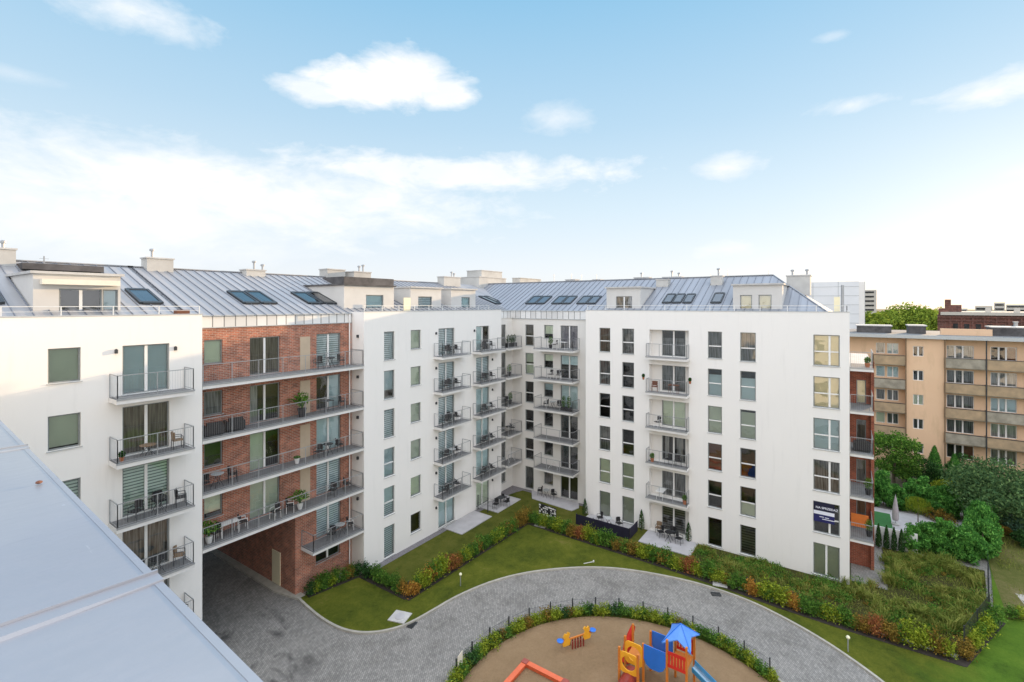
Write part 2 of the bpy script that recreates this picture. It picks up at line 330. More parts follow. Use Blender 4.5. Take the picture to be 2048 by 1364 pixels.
def stucco_yellow():
    m, t, b, o = new_mat('stucco_yellow'); c = coords(t); n = t.noise(c, .25, 5, .6); n2 = t.noise(t.vm('MULTIPLY', c, (1, 1, .25)), 1.4, 5, .65)
    col = t.mix(n, (.70, .46, .29), (.79, .56, .37)); col = t.mix(t.m('MULTIPLY_ADD', n2, 2.4, -1.25, clamp=True), col, (.55, .38, .23))
    t.put(b.inputs['Base Color'], col); b.inputs['Roughness'].default_value = .95
stucco_yellow()
plain('parapet_stained', (.44, .34, .22), .9, 0, .35, 1.2, c2=(.50, .36, .22)); plain('parapet_grey', (.32, .29, .23), .9, 0, .3, 1.5)

# ------------------------------------------------------------------ mesh builder
class MB:
    def __init__(s): s.v = []; s.f = []
    def quad(s, *p):
        i = len(s.v); s.v += [tuple(x) for x in p]; s.f.append(tuple(range(i, i + len(p))))
    def hexa(s, p):                      # p: 8 points, bottom 4 then top 4
        i = len(s.v); s.v += [tuple(x) for x in p]
        for f in ((3, 2, 1, 0), (4, 5, 6, 7), (0, 1, 5, 4), (1, 2, 6, 5), (2, 3, 7, 6), (3, 0, 4, 7)): s.f.append(tuple(i + k for k in f))
    def box(s, x0, x1, y0, y1, z0, z1):
        s.hexa([(x0, y0, z0), (x1, y0, z0), (x1, y1, z0), (x0, y1, z0), (x0, y0, z1), (x1, y0, z1), (x1, y1, z1), (x0, y1, z1)])
    def bar(s, a, b, r, n=4):            # prism between two points
        a = Vector(a); b = Vector(b); d = (b - a)
        if d.length < 1e-6: return
        d.normalize(); u = d.cross(Vector((0, 0, 1)));
        if u.length < .01: u = Vector((1, 0, 0))
        u.normalize(); w_ = d.cross(u); i = len(s.v); r = (r, r) if not isinstance(r, tuple) else r
        for k in range(n):
            an = 2 * math.pi * (k + .5) / n; o = u * math.cos(an) + w_ * math.sin(an)
            s.v += [tuple(a + o * r[0]), tuple(b + o * r[1])]
        for k in range(n):
            k2 = (k + 1) % n; s.f.append((i + 2 * k, i + 2 * k2, i + 2 * k2 + 1, i + 2 * k + 1))
        s.f.append(tuple(i + 2 * k for k in range(n - 1, -1, -1))); s.f.append(tuple(i + 2 * k + 1 for k in range(n)))
    def lathe(s, prof, n=16, c=(0, 0, 0)):
        i = len(s.v)
        for r, z in prof:
            for k in range(n):
                a = 2 * math.pi * k / n; s.v.append((c[0] + r * math.cos(a), c[1] + r * math.sin(a), c[2] + z))
        for j in range(len(prof) - 1):
            for k in range(n):
                k2 = (k + 1) % n; s.f.append((i + j * n + k, i + j * n + k2, i + (j + 1) * n + k2, i + (j + 1) * n + k))
        s.f.append(tuple(i + k for k in range(n - 1, -1, -1))); s.f.append(tuple(i + (len(prof) - 1) * n + k for k in range(n)))
    def tube(s, pts, r, n=6):
        for a, b in zip(pts[:-1], pts[1:]): s.bar(a, b, r, n)
    def poly(s, pts, z):                 # flat polygon, tessellated
        vs = [Vector((p[0], p[1], 0)) for p in pts]; i = len(s.v)
        s.v += [(p[0], p[1], z) for p in pts]
        for t3 in tessellate_polygon([vs]):
            a, b, c = t3
            if (vs[b] - vs[a]).cross(vs[c] - vs[a]).z < 0: a, b, c = c, b, a
            s.f.append((i + a, i + b, i + c))
    def mesh(s, name, mat, o=(0, 0, 0), smooth=False):
        me = bpy.data.meshes.new(name); me.from_pydata([(x - o[0], y - o[1], z - o[2]) for x, y, z in s.v], [], s.f)
        me.materials.append(MATS[mat]); me.update()
        if smooth:
            for p in me.polygons: p.use_smooth = True
        return me
    def build(s, name, mat, parent=None, smooth=False):
        o = (0, 0, 0); p = parent
        while p is not None: o = tuple(o[i] + p.location[i] for i in range(3)); p = p.parent
        return link(name, s.mesh(name, mat, o, smooth), parent)
def link(name, me, parent=None, loc=None, rz=0):
    ob = bpy.data.objects.new(name, me); COL.objects.link(ob); ob.parent = parent
    if loc is not None: ob.location = loc
    ob.rotation_euler = (0, 0, rz); return ob
def tag(o, label=None, cat=None, group=None, kind=None):
    if label: o['label'] = label
    if cat: o['category'] = cat
    if group: o['group'] = group
    if kind: o['kind'] = kind
    return o
def root(name, loc, label, cat, group=None, rz=0):
    return tag(link(name, None, None, loc, rz), label, cat, group)
KIDS = {}
def kids(o):
    return [c for c in o.children]
def copy_tree(o, parent=None):
    c = o.copy(); COL.objects.link(c)
    if parent is not None: c.parent = parent
    for k in kids(o): copy_tree(k, c)
    return c
USED = set()
def inst(proto, loc, rz, label, group=None, sc=None, name=None):
    if proto.name in USED: o = copy_tree(proto)
    else: o = proto; USED.add(proto.name)
    o.location = loc; o.rotation_euler = (0, 0, rz); o['label'] = label
    if group: o['group'] = group
    if sc: o.scale = sc if isinstance(sc, tuple) else (sc,) * 3
    return o

# ------------------------------------------------------------------ photograph geometry -> world
def ray(px): t = (px - 1024) / 960; return SH * t + CH, -CH * t + SH
def G(px, py, z=0.0):
    Y = 960 * (H - z) / (py - 609); a, b = ray(px); return a * Y, b * Y
class Face:                               # a facade: s to the viewer's right, d inward
    def __init__(s, u, v, deg):
        s.u, s.v, s.a = u, v, R(deg); s.r = (math.cos(s.a), math.sin(s.a)); s.n = (-math.sin(s.a), math.cos(s.a))
    def pt(s, t, d, z): return (s.u + s.r[0] * t + s.n[0] * d, s.v + s.r[1] * t + s.n[1] * d, z)
    def Y(s, px, d=0):
        a, b = ray(px); return (d + s.u * s.n[0] + s.v * s.n[1]) / (a * s.n[0] + b * s.n[1])
    def s_(s, px, d=0):
        a, b = ray(px); Y = s.Y(px, d); return (a * Y - s.u) * s.r[0] + (b * Y - s.v) * s.r[1]
    def z(s, px, py, d=0): return H - (py - 609) / 960 * s.Y(px, d)
    def box(s, mb, s0, s1, d0, d1, z0, z1):
        if s0 > s1: s0, s1 = s1, s0
        mb.hexa([s.pt(s0, d0, z0), s.pt(s1, d0, z0), s.pt(s1, d1, z0), s.pt(s0, d1, z0), s.pt(s0, d0, z1), s.pt(s1, d0, z1), s.pt(s1, d1, z1), s.pt(s0, d1, z1)])
    def wall(s, mb, s0, s1, z0, z1, holes, rev=.16, d=0):
        ss = sorted({s0, s1} | {h[k] for h in holes for k in (0, 1)}); zs = sorted({z0, z1} | {h[k] for h in holes for k in (2, 3)})
        ss = [x for x in ss if s0 <= x <= s1]; zs = [x for x in zs if z0 <= x <= z1]
        for a, b in zip(ss[:-1], ss[1:]):
            for c, e in zip(zs[:-1], zs[1:]):
                m_, n_ = (a + b) / 2, (c + e) / 2
                if any(h[0] < m_ < h[1] and h[2] < n_ < h[3] for h in holes): continue
                mb.quad(s.pt(a, d, c), s.pt(b, d, c), s.pt(b, d, e), s.pt(a, d, e))
        for h in holes:
            a, b, c, e = h[:4]; rv = h[4] if len(h) > 4 else rev
            mb.quad(s.pt(a, d, c), s.pt(a, d, e), s.pt(a, d + rv, e), s.pt(a, d + rv, c))
            mb.quad(s.pt(b, d, c), s.pt(b, d + rv, c), s.pt(b, d + rv, e), s.pt(b, d, e))
            mb.quad(s.pt(a, d, e), s.pt(b, d, e), s.pt(b, d + rv, e), s.pt(a, d + rv, e))
            mb.quad(s.pt(a, d, c), s.pt(a, d + rv, c), s.pt(b, d + rv, c), s.pt(b, d, c))
W = Face(0, 28, 0); BR = Face(0, 29.4, 0); DF = Face(0, 28.6, 0)
CF = Face(39.6, 0, -90); EF = Face(41.2, 0, -90)
def rowz(k, r): return H - 2.9 * (k + r - 1)              # window head of storey r (1 = top)
def floorz(r): return H - 2.9 * (1.49 + r - 1)
FLN = {1: 'top', 2: 'upper', 3: 'middle', 4: 'lower', 5: 'bottom'}; FLB = {1: 'top', 2: 'upper', 3: 'lower', 4: 'bottom'}
ZP = H - .53

# ------------------------------------------------------------------ windows
WC = {}
def wloc(o):
    v = Vector((0, 0, 0))
    while o is not None: v = v + o.location; o = o.parent
    return v
def cached(key, fn):
    if key not in WC: WC[key] = fn()
    return WC[key]
def window(f, par, s0, s1, z0, z1, style='dark', lay='single', inset=.10, frame='frame_grey', sill=True, glassm='glass', name='window'):
    wd, ht = round(s1 - s0, 3), round(z1 - z0, 3); fw = .06
    def mk_frame():
        m = MB()
        m.box(0, fw, 0, .07, 0, ht); m.box(wd - fw, wd, 0, .07, 0, ht); m.box(fw, wd - fw, 0, .07, 0, fw); m.box(fw, wd - fw, 0, .07, ht - fw, ht)
        return m.mesh('window_frame', 'frame_mid' if frame == 'frame_grey' else frame)
    def mk_mull():
        m = MB()
        if lay in ('transom', 'grid'): m.box(fw, wd - fw, -.004, .066, ht * .44, ht * .44 + .08)
        if lay in ('double', 'grid'):
            k = wd * (.5 if lay == 'double' else .62); m.box(k - .06, k + .06, -.008, .062, fw, ht - fw)
        if lay == 'triple':
            for k in (wd * .32, wd * .6): m.box(k - .07, k + .07, -.008, .062, fw, ht - fw)
        return m.mesh('mullion', 'frame_white')
    p = f.pt(s0, inset, z0); rl = wloc(par)
    wo_ = link(name, cached(('f', wd, ht, lay, frame), mk_frame), par, (p[0] - rl[0], p[1] - rl[1], p[2] - rl[2]), f.a)
    if lay != 'single': link('mullion', cached(('m', wd, ht, lay), mk_mull), wo_)
    def mk_pane():
        m = MB(); m.quad((fw * .5, .035, fw * .5), (wd - fw * .5, .035, fw * .5), (wd - fw * .5, .035, ht - fw * .5), (fw * .5, .035, ht - fw * .5)); return m.mesh('pane', glassm)
    link('pane', cached(('p', wd, ht, glassm), mk_pane), wo_)
    def mk_cover(a, b, mat, c=0., e=1.):
        def fn():
            m = MB(); zz0, zz1 = ht * a, ht * b
            m.box(wd * c + .02, wd * e - .02, .10, .115, max(.02, zz0), min(ht - .02, zz1)); return m.mesh('cover', mat)
        return cached(('c', wd, ht, a, b, mat, c, e), fn)
    for st in style.split('+'):
        k, *ar = st.split(':'); ar = [float(x) for x in ar]
        a, b = (ar + [0, 1])[:2] if len(ar) >= 2 else (0, 1); c, e = ar[2:4] if len(ar) >= 4 else (0, 1)
        mat = {'blind': 'blind', 'pale': 'blind_pale', 'stripe': 'blind_stripe', 'gstripe': 'blind_stripe_green', 'dstripe': 'blind_stripe_dark', 'cw': 'curtain_white',
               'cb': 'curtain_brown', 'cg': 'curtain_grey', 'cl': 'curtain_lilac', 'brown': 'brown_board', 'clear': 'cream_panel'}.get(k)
        if mat: link('curtain' if k[0] == 'c' and k != 'clear' else 'blind', mk_cover(a, b, mat, c, e), wo_)  # 'clear' is no blind: cream sheet painting sunlit reflections behind the glass
    if sill:
        def mk_sill():
            m = MB(); m.box(-.05, wd + .05, -inset - .05, -.002, -.035, -.003); return m.mesh('sill', 'frame_grey')
        link('sill', cached(('s', wd, inset), mk_sill), wo_)
    return wo_

def railing(mb, pts, z, h=1.1, bars=.11, postevery=1.4, br=.0036):
    """post and bar railing along pts (xy)"""
    for a, b in zip(pts[:-1], pts[1:]):
        a = Vector((a[0], a[1], 0)); b = Vector((b[0], b[1], 0)); L = (b - a).length; n = max(1, round(L / postevery))
        for i in range(n + 1):
            p = a.lerp(b, i / n); mb.bar((p.x, p.y, z - .16), (p.x, p.y, z + h), .022)
        mb.bar((a.x, a.y, z + h), (b.x, b.y, z + h), .024); mb.bar((a.x, a.y, z + .1), (b.x, b.y, z + .1), .014)
        k = int(L / bars)
        for i in range(1, k):
            p = a.lerp(b, i / k); mb.bar((p.x, p.y, z + .1), (p.x, p.y, z + h), br, 3)
def balcony(f, par, s0, s1, dep, zf, left=True, right=True, d0=0., posts=1.4, name='balcony'):
    m = MB(); f.box(m, s0, s1, d0 - dep, d0 - .003, zf - .2, zf); b = m.build(name, 'slab_edge', par)
    m = MB(); f.box(m, s0 + .03, s1 - .03, d0 - dep + .03, d0 - .01, zf + .002, zf + .02); m.build('deck', 'deck', b)
    m = MB(); f.box(m, s0 - .012, s1 + .012, d0 - dep - .03, d0 - dep + .0, zf - .03, zf + .06)
    e = .04; c = [f.pt(s0 + e, d0 - .05, 0), f.pt(s0 + e, d0 - dep + e, 0), f.pt(s1 - e, d0 - dep + e, 0), f.pt(s1 - e, d0 - .05, 0)]
    pts = c[0 if left else 1:4 if right else 3]
    railing(m, [p[:2] for p in pts], zf, postevery=posts); m.build('railing', 'steel', b)
    return b
def wall_lamp(f, par, s, z, d=0):
    m = MB(); f.box(m, s - .05, s + .05, d - .13, d - .002, z - .09, z + .09); f.box(m, s - .03, s + .03, d - .11, d - .02, z + .09, z + .12); m.build('wall_lamp', 'steel_dark', par)

# ------------------------------------------------------------------ setting: ground
def struct(name, mb, mat): return tag(mb.build(name, mat), kind='structure')
m = MB(); m.poly([(-2500, -2500), (2500, -2500), (2500, 2500), (-2500, 2500)], -.012); struct('ground', m, 'city_ground')
m = MB(); m.poly([(.5, -30), (60, -30), (60, -.3), (39.7, -.3), (39.7, 29.5), (17.9, 29.5), (17.9, 60), (10.6, 60), (10.6, 29.5), (.5, 29.5)], 0.0); struct('road', m, 'pavers')
KP = [(590, 1193), (600, 1205), (640, 1240), (680, 1262), (720, 1270), (760, 1268), (800, 1258), (830, 1245), (870, 1222), (910, 1198), (960, 1175), (1010, 1158), (1060, 1147), (1120, 1140), (1180, 1137), (1240, 1140), (1300, 1149), (1370, 1163), (1430, 1180), (1500, 1205), (1570, 1240), (1640, 1280), (1700, 1320), (1760, 1364)]
K = [G(*p) for p in KP] + [(29.2, -2.6), (27.5, -3.8), (25.5, -4.6), (22, -5.4)]
def smooth(P, it=2):
    for _ in range(it):
        Q = [P[0]]
        for a, b in zip(P[:-1], P[1:]):
            Q += [(a[0] * .75 + b[0] * .25, a[1] * .75 + b[1] * .25), (a[0] * .25 + b[0] * .75, a[1] * .25 + b[1] * .75)]
        P = Q + [P[-1]]
    return P
K = smooth(K, 2)
def strip(mb, P, w0, w1, z0, z1):         # extruded ribbon, offsets to the left of travel
    n = len(P); nor = []
    for i in range(n):
        a = P[max(0, i - 1)]; b = P[min(n - 1, i + 1)]; d = Vector((b[0] - a[0], b[1] - a[1])); d.normalize(); nor.append((-d.y, d.x))
    for i in range(n - 1):
        q_ = []
        for z_ in (z0, z1):
            for j, w_ in ((i, w0), (i + 1, w0), (i + 1, w1), (i, w1)): q_.append((P[j][0] + nor[j][0] * w_, P[j][1] + nor[j][1] * w_, z_))
        mb.hexa(q_)
m = MB(); strip(m, K, 0, .14, -.01, .11); struct('kerb', m, 'kerb')
# kerb goes from the passage to the right: outside (lawn) is to its left
Ko = []
for i in range(len(K)):
    a = K[max(0, i - 1)]; b = K[min(len(K) - 1, i + 1)]; d = Vector((b[0] - a[0], b[1] - a[1])); d.normalize(); Ko.append((K[i][0] - d.y * .10, K[i][1] + d.x * .10))
lawnp = Ko + [(22, -30), (60, -30), (60, -9.8), (47.1, -8.4), (40, -7.3), (34.7, -5.3), (34.9, 22.7), (21.5, 23.1), (21.3, 28.3), (17.8, 28.9)]
m = MB(); m.poly(lawnp, .075); struct('lawn', m, 'grass')
m = MB(); m.poly([(35.2, 22.6), (35.2, -5.0), (40, -7.0), (40, 19.4), (41.3, 19.4), (41.3, 28.7), (38.3, 28.7), (38.3, 28.1), (21.9, 28.1), (21.9, 23.5)], .070); struct('garden_lawn', m, 'grass_olive')
m = MB(); m.poly([(40.7, -8.0), (41.5, -9.0), (44.5, -16), (50, -30), (61, -30), (61, -9.9), (47.15, -8.45)], .086); struct('meadow', m, 'meadow')
m = MB(); m.poly([(42.6, -9.3), (44.6, -9.1), (44.9, -10.6), (43.6, -11.4)], .095); struct('gravel_path', m, 'gravel')
m = MB(); m.poly([(47.2, -8.6), (60, -9.9), (90, -12), (110, -60), (47, -60), (46, -20)], .088); struct('back_lawn', m, 'meadow')
m = MB(); m.poly([(47.3, -11.2), (51, -12.4), (55, -14.5), (57, -18), (50, -17), (46, -13.4)], .094); struct('gravel_path', m, 'gravel')
# soil beds under the hedges
m = MB()
for P in ([(18.0, 28.75), (21.5, 28.0)], [(21.55, 27.9), (21.6, 23.2)], [(21.4, 23.2), (35.2, 22.75)], [(35.0, 22.9), (34.75, 8), (34.2, 2), (34.35, -5.1)], [(34.2, -4.9), (37, -6.1), (40.2, -7.5)]):
    strip(m, smooth(P, 1), -.30, .22, .02, .098 + .004 * len(m.v) / 400)
struct('soil_bed', m, 'soil')
# playground surface
PC = (20.0, 7.6)
def circ(r, n=72, a0=0, a1=360): return [(PC[0] + r * math.cos(R(a0 + (a1 - a0) * i / n)), PC[1] + r * math.sin(R(a0 + (a1 - a0) * i / n))) for i in range(n)]
m = MB(); m.poly(circ(8.95), .05); m.poly(circ(8.95), .0501 - .03); struct('planting_bed', m, 'grass_olive')
m = MB(); m.poly(circ(8.40), .062); struct('playground_surface', m, 'sand')
ring = circ(9.0, 96); m = MB(); strip(m, ring + [ring[0]], -.07, .07, -.01, .09); struct('bed_edging', m, 'kerb')
# paving along walls, patios, paths
def paved(name, pts, z=.10, mat='patio', th=.12):
    m = MB(); m.poly(pts, z)
    for a, b in zip(pts, pts[1:] + pts[:1]): m.quad((a[0], a[1], z - th), (b[0], b[1], z - th), (b[0], b[1], z), (a[0], a[1], z))
    return struct(name, m, mat)
m = MB(); m.poly([(21.95, 27.45), (38.45, 27.45), (38.45, 28.0), (21.95, 28.0)], .093); struct('wall_strip', m, 'gravel_strip')
m = MB(); m.poly([(38.4, 27.6), (38.4, 28.6), (41.2, 28.6), (41.2, 19.5), (40.7, 19.5), (40.7, 27.0), (39.9, 27.3)], .094); struct('wall_paving', m, 'gravel_strip')
paved('patio', [(30.0, 25.9), (34.1, 25.9), (34.1, 27.95), (30.0, 27.95)], .13)
paved('patio', [(35.0, 25.9), (38.7, 25.9), (38.7, 27.95), (35.0, 27.95)], .13)
paved('patio', [G(1064, 999), G(1143, 1024), G(1158, 1018), (41.15, 20.9), (41.15, 26.2)], .13)
paved('patio', [(37.2, 9.6), (37.2, 13.6), (39.55, 13.6), (39.55, 9.6)], .13)
paved('patio', [(37.3, 14.6), (37.3, 19.0), (39.55, 19.0), (39.55, 14.6)], .13)
paved('sidewalk', [(17.95, 28.9), (17.95, 44), (17.0, 44), (17.0, 31), (17.45, 28.9)], .12, 'kerb')
# ------------------------------------------------------------------ small site items
def slab_cover(name, x, y, rz, sx, sy, label, mat='concrete', ring=True, z=.078):
    r = root(name, (x, y, z), label, 'cover', None, rz)
    m = MB(); m.box(-sx / 2, sx / 2, -sy / 2, sy / 2, 0, .05); link('slab', m.mesh('slab', mat), r)
    m = MB(); m.lathe([(.30, .05), (.30, .075), (.24, .08), (.02, .08)], 20); link('lid', m.mesh('lid', 'patio'), r)
x, y = G(1083, 1052); slab_cover('manhole_cover', x, y, .1, .9, 1.0, 'pale concrete manhole slab in the inner corner of the lawn', 'patio')
x, y = G(800, 1237); slab_cover('manhole_cover', x, y, .3, 1.0, 1.1, 'grey concrete manhole slab on the lawn next to the kerb bend')
x, y = G(1440, 1170); slab_cover('manhole_cover', x, y, .2, .8, .9, 'worn concrete slab half hidden in grass between the kerb and the long hedge')
for (px, py, rz, lab) in ((824, 1250, .2, 'black drain grate at the kerb below the grey manhole slab'), (1432, 1189, -1.1, 'black drain grate at the kerb beside the worn concrete slab')):
    x, y = G(px, py); r = root('drain_grate', (x, y, .006), lab, 'drain', None, rz)
    m = MB(); m.box(-.3, .3, -.2, -.17, 0, .03); m.box(-.3, .3, .17, .2, 0, .03); m.box(-.3, -.27, -.17, .17, 0, .03); m.box(.27, .3, -.17, .17, 0, .03)
    link('grate_frame', m.mesh('grate_frame', 'steel_dark'), r); m = MB()
    for i in range(9): m.box(-.25 + i * .06, -.22 + i * .06, -.17, .17, .0, .025)
    link('grate_bars', m.mesh('grate_bars', 'steel_dark'), r)
def garden_light(px, py, lab):
    x, y = G(px, py); r = root('garden_light', (x, y, .075), lab, 'light', 'garden lights on the lawn')
    m = MB(); m.lathe([(.03, 0), (.03, .7)], 8); link('pole', m.mesh('pole', 'steel'), r)
    m = MB(); m.lathe([(.03, .7), (.09, .74), (.10, .80), (.06, .86), (.01, .88)], 12); link('lamp_head', m.mesh('lamp_head', 'yellow_lamp'), r)
garden_light(921, 1174, 'small garden light with pale head on the lawn near the hedge corner')
garden_light(1696, 1306, 'small garden light on the grass verge by the outer road bend')
x, y = G(1178, 1128); r = root('sprinkler', (x, y, .08), 'thin white stick lying on the lawn above the road bend', 'sprinkler')
m = MB(); m.bar((-.35, .25, .03), (.3, -.22, .03), .022); link('stick', m.mesh('stick', 'frame_white'), r); m = MB(); m.bar((.3, -.22, .0), (.3, -.22, .12), .05, 8); link('tip', m.mesh('tip', 'frame_white'), r)

# ================================================================== BUILDINGS
def chimney(par, f, px0, px1, pyt, d, base, depth=1.0, pipes=(), mat='chimney_render', cap=True):
    s0, s1 = f.s_(px0, d), f.s_(px1, d); zt = f.z((px0 + px1) / 2, pyt, d)
    m = MB(); f.box(m, s0, s1, d, d + depth, base, zt); ch = m.build('chimney', mat, par)
    if cap: m = MB(); f.box(m, s0 - .06, s1 + .06, d - .06, d + depth + .06, zt + .001, zt + .09); m.build('cap', 'concrete', ch)
    for (px, pt) in pipes:
        s = f.s_(px, d + depth * .5); z1 = f.z(px, pt, d + depth * .5); p = f.pt(s, d + depth * .5, 0)
        m = MB(); m.lathe([(.07, zt), (.07, z1 - .18), (.15, z1 - .16), (.15, z1 - .05), (.05, z1)], 10, (p[0], p[1], 0)); m.build('flue', 'steel', ch)
def mast(par, f, px, pyt, d, base, r=.025):
    s = f.s_(px, d); p = f.pt(s, d, 0); z1 = f.z(px, pyt, d); m = MB()
    m.bar((p[0], p[1], base), (p[0], p[1], z1), r); m.bar((p[0] - .2, p[1], z1 - .15), (p[0] + .2, p[1], z1 - .15), .012); m.build('mast', 'steel', par)
kW, kC = .353, .475
def rzW(v): return H - .64 + kW * (v - 29.3)
def rzC(u): return H - .64 + kC * (u - 41.2)
def slope_quad_seams(mb, pts_fn, lo, hi, a0, a1, step=.6):
    pass
def roof_W(par, u0, u1, name='roof'):
    m = MB(); sm = MB(); v0, v1 = 29.25, 38.0
    def end(u): return v1 if u < 41.2 else v1
    if u1 > 41.2:                         # corner: valley with the other roof
        uv = 41.2 + (rzW(v1) - (H - .64)) / kC
        m.quad((u0, v0, rzW(v0)), (41.2, v0, rzW(v0)), (uv, v1, rzW(v1)), (u0, v1, rzW(v1)))
        m.quad((u0, v1, rzW(v1)), (uv, v1, rzW(v1)), (uv + 8, 47, H - 1), (u0, 47, H - 1))
    else:
        m.quad((u0, v0, rzW(v0)), (u1, v0, rzW(v0)), (u1, v1, rzW(v1)), (u0, v1, rzW(v1)))
        m.quad((u0, v1, rzW(v1)), (u1, v1, rzW(v1)), (u1, 47, H - 1), (u0, 47, H - 1))
    m.quad((u0, v0 + .22, rzW(v0)), (u0, v0 + .22, rzW(v0) - .9), (min(u1, 41.2), v0 + .22, rzW(v0) - .9), (min(u1, 41.2), v0 + .22, rzW(v0)))
    k = math.ceil(u0 / .6)
    while k * .6 < u1:
        u = k * .6; va = v0 if u <= 41.2 else 29.3 + kC * (u - 41.2) / kW
        if va < v1 - .1:
            za, zb = rzW(va), rzW(v1); sm.hexa([(u - .018, va, za + .002), (u + .018, va, za + .002), (u + .018, v1, zb + .002), (u - .018, v1, zb + .002), (u - .012, va, za + .06), (u + .012, va, za + .06), (u + .012, v1, zb + .06), (u - .012, v1, zb + .06)])
        k += 1
    m.box(u0, min(u1, 47.6), v1 - .12, v1 + .12, rzW(v1) + .01, rzW(v1) + .07)
    rf = m.build(name, 'roof_zinc', par); sm.build('seams', 'roof_seam', rf); return rf
def roof_C(par, v0, v1, hip=False, valley=False):
    m = MB(); sm = MB(); u0, u1 = 41.2, 48.0
    va = v0
    if hip:
        m.quad((u0, 1.0, rzC(u0)), (u1, 5.3, rzC(u1)), (u1, v1, rzC(u1)), (u0, v1, rzC(u0)))
        m.quad((u0, 1.0, rzC(u0)), (54.8, 1.0, rzC(u0)), (u1, 5.3, rzC(u1)))
        m.quad((u1, 5.3, rzC(u1)), (54.8, 1.0, rzC(u0)), (54.8, v1, rzC(u0)), (u1, v1, rzC(u1)))
        m.quad((u0, 1.0, rzC(u0)), (u0, v1, rzC(u0)), (u0, v1, rzC(u0) - 1.0), (u0, 1.0, rzC(u0) - 1.0))
        m.quad((u0, 1.0, rzC(u0)), (u0, 1.0, rzC(u0) - 1.0), (54.8, 1.0, rzC(u0) - 1.0), (54.8, 1.0, rzC(u0)))
        m.bar((u0, 1.0, rzC(u0) + .03), (u1, 5.3, rzC(u1) + .03), .06)
    else:
        uv = 41.2 + (rzW(38) - (H - .64)) / kC
        m.quad((u0, v0, rzC(u0)), (u1, v0, rzC(u1)), (u1, 38.2, rzC(u1)), (uv, 38, rzW(38)), (u0, 29.3, rzC(u0)))
        m.quad((u1, v0, rzC(u1)), (54.8, v0, rzC(u0)), (54.8, 47, rzC(u0)), (u1, 38.2, rzC(u1)))
        m.quad((uv, 38, rzW(38)), (u1, 38.2, rzC(u1)), (54.8, 47, rzC(u0)))
    k = math.ceil(v0 / .6); top = v1 if hip else 38
    while k * .6 < top:
        v = k * .6; ua, ub = u0, u1
        if hip and v < 5.3: ub = u0 + (v - 1.0) / 4.3 * (u1 - u0)
        if not hip and v > 29.3: ua = 41.2 + kW * (v - 29.3) / kC
        if ub - ua > .15 and v > 1.05:
            za, zb = rzC(ua), rzC(ub); sm.hexa([(ua, v + .018, za + .002), (ua, v - .018, za + .002), (ub, v - .018, zb + .002), (ub, v + .018, zb + .002), (ua, v + .012, za + .06), (ua, v - .012, za + .06), (ub, v - .012, zb + .06), (ub, v + .012, zb + .06)])
        k += 1
    m.box(u1 - .12, u1 + .12, max(v0, 5.3), top, rzC(u1) + .01, rzC(u1) + .07)
    rf = m.build('roof', 'roof_zinc_side', par); sm.build('seams', 'roof_seam', rf); return rf
def sky_pt_W(px, py):
    a, b = ray(px); q_ = (py - 609) / 960; Y = (.64 + kW * 29.3) / (q_ + kW * b); return a * Y, b * Y
def sky_pt_C(px, py):
    a, b = ray(px); q_ = (py - 609) / 960; Y = (.64 + kC * 41.2) / (q_ + kC * a); return a * Y, b * Y
def skylight(par, side, px0, px1, pyb, pyt, pxt0):
    if side == 'W':
        u0, v0 = sky_pt_W(px0, pyb); u1, _ = sky_pt_W(px1, pyb); _, v1 = sky_pt_W(pxt0, pyt)
        P = lambda s, t, h: (u0 + (u1 - u0) * s, v0 + (v1 - v0) * t, rzW(v0 + (v1 - v0) * t) + h)
    else:
        u0, v0 = sky_pt_C(px0, pyb); _, v1 = sky_pt_C(px1, pyb); u1, _ = sky_pt_C(pxt0, pyt)
        P = lambda s, t, h: (u0 + (u1 - u0) * t, v0 + (v1 - v0) * s, rzC(u0 + (u1 - u0) * t) + h)
    m = MB()
    for (a, b, c, d_) in ((-.04, .09, 0, 1), (.91, 1.04, 0, 1), (.09, .91, -.03, .08), (.09, .91, .92, 1.03)):
        m.hexa([P(a, c, .003), P(b, c, .003), P(b, d_, .003), P(a, d_, .003), P(a, c, .13), P(b, c, .13), P(b, d_, .13), P(a, d_, .13)])
    sk = m.build('skylight', 'frame_dark', par)
    m = MB(); m.quad(P(.09, .08, .10), P(.91, .08, .10), P(.91, .92, .10), P(.09, .92, .10)); m.build('pane', 'glass_blue', sk)
def dormer(par, f, s0, s1, d, zt, back, win, roofmat='concrete', zb=H - 1.6, wallmat='dormer_render', fasc=True):
    """win: list (s0,s1,z0,z1,style,lay)"""
    m = MB(); f.wall(m, s0, s1, zb, zt, [w_[:4] for w_ in win], .1, d)
    for s in (s0, s1): m.quad(f.pt(s, d, zb), f.pt(s, back, zb), f.pt(s, back, zt), f.pt(s, d, zt))
    dm = m.build('dormer', wallmat, par)
    m = MB(); f.box(m, s0 - .12, s1 + .12, d - .18, back + .5, zt + .001, zt + .12); m.build('dormer_roof', roofmat, dm)
    m = MB(); f.box(m, s0 + .02, s1 - .02, d + .5, d + .55, zb, zt); m.build('interior', 'interior', dm)
    for w_ in win: window(f, dm, *w_[:4], style=w_[4], lay=w_[5], inset=d + .06, sill=False)
    return dm
def terrace_rail(par, pts, z, name='roof_railing'):
    m = MB()
    for a, b in zip(pts[:-1], pts[1:]):
        a = Vector((*a, 0)); b = Vector((*b, 0)); n = max(1, round((b - a).length / 1.7))
        for i in range(n + 1):
            p = a.lerp(b, i / n); m.bar((p.x, p.y, z - .02), (p.x, p.y, z + .44), .03)
        m.bar((a.x, a.y, z + .44), (b.x, b.y, z + .44), .024); m.bar((a.x, a.y, z + .22), (b.x, b.y, z + .22), .012)
    m.build(name, 'rail_white', par)
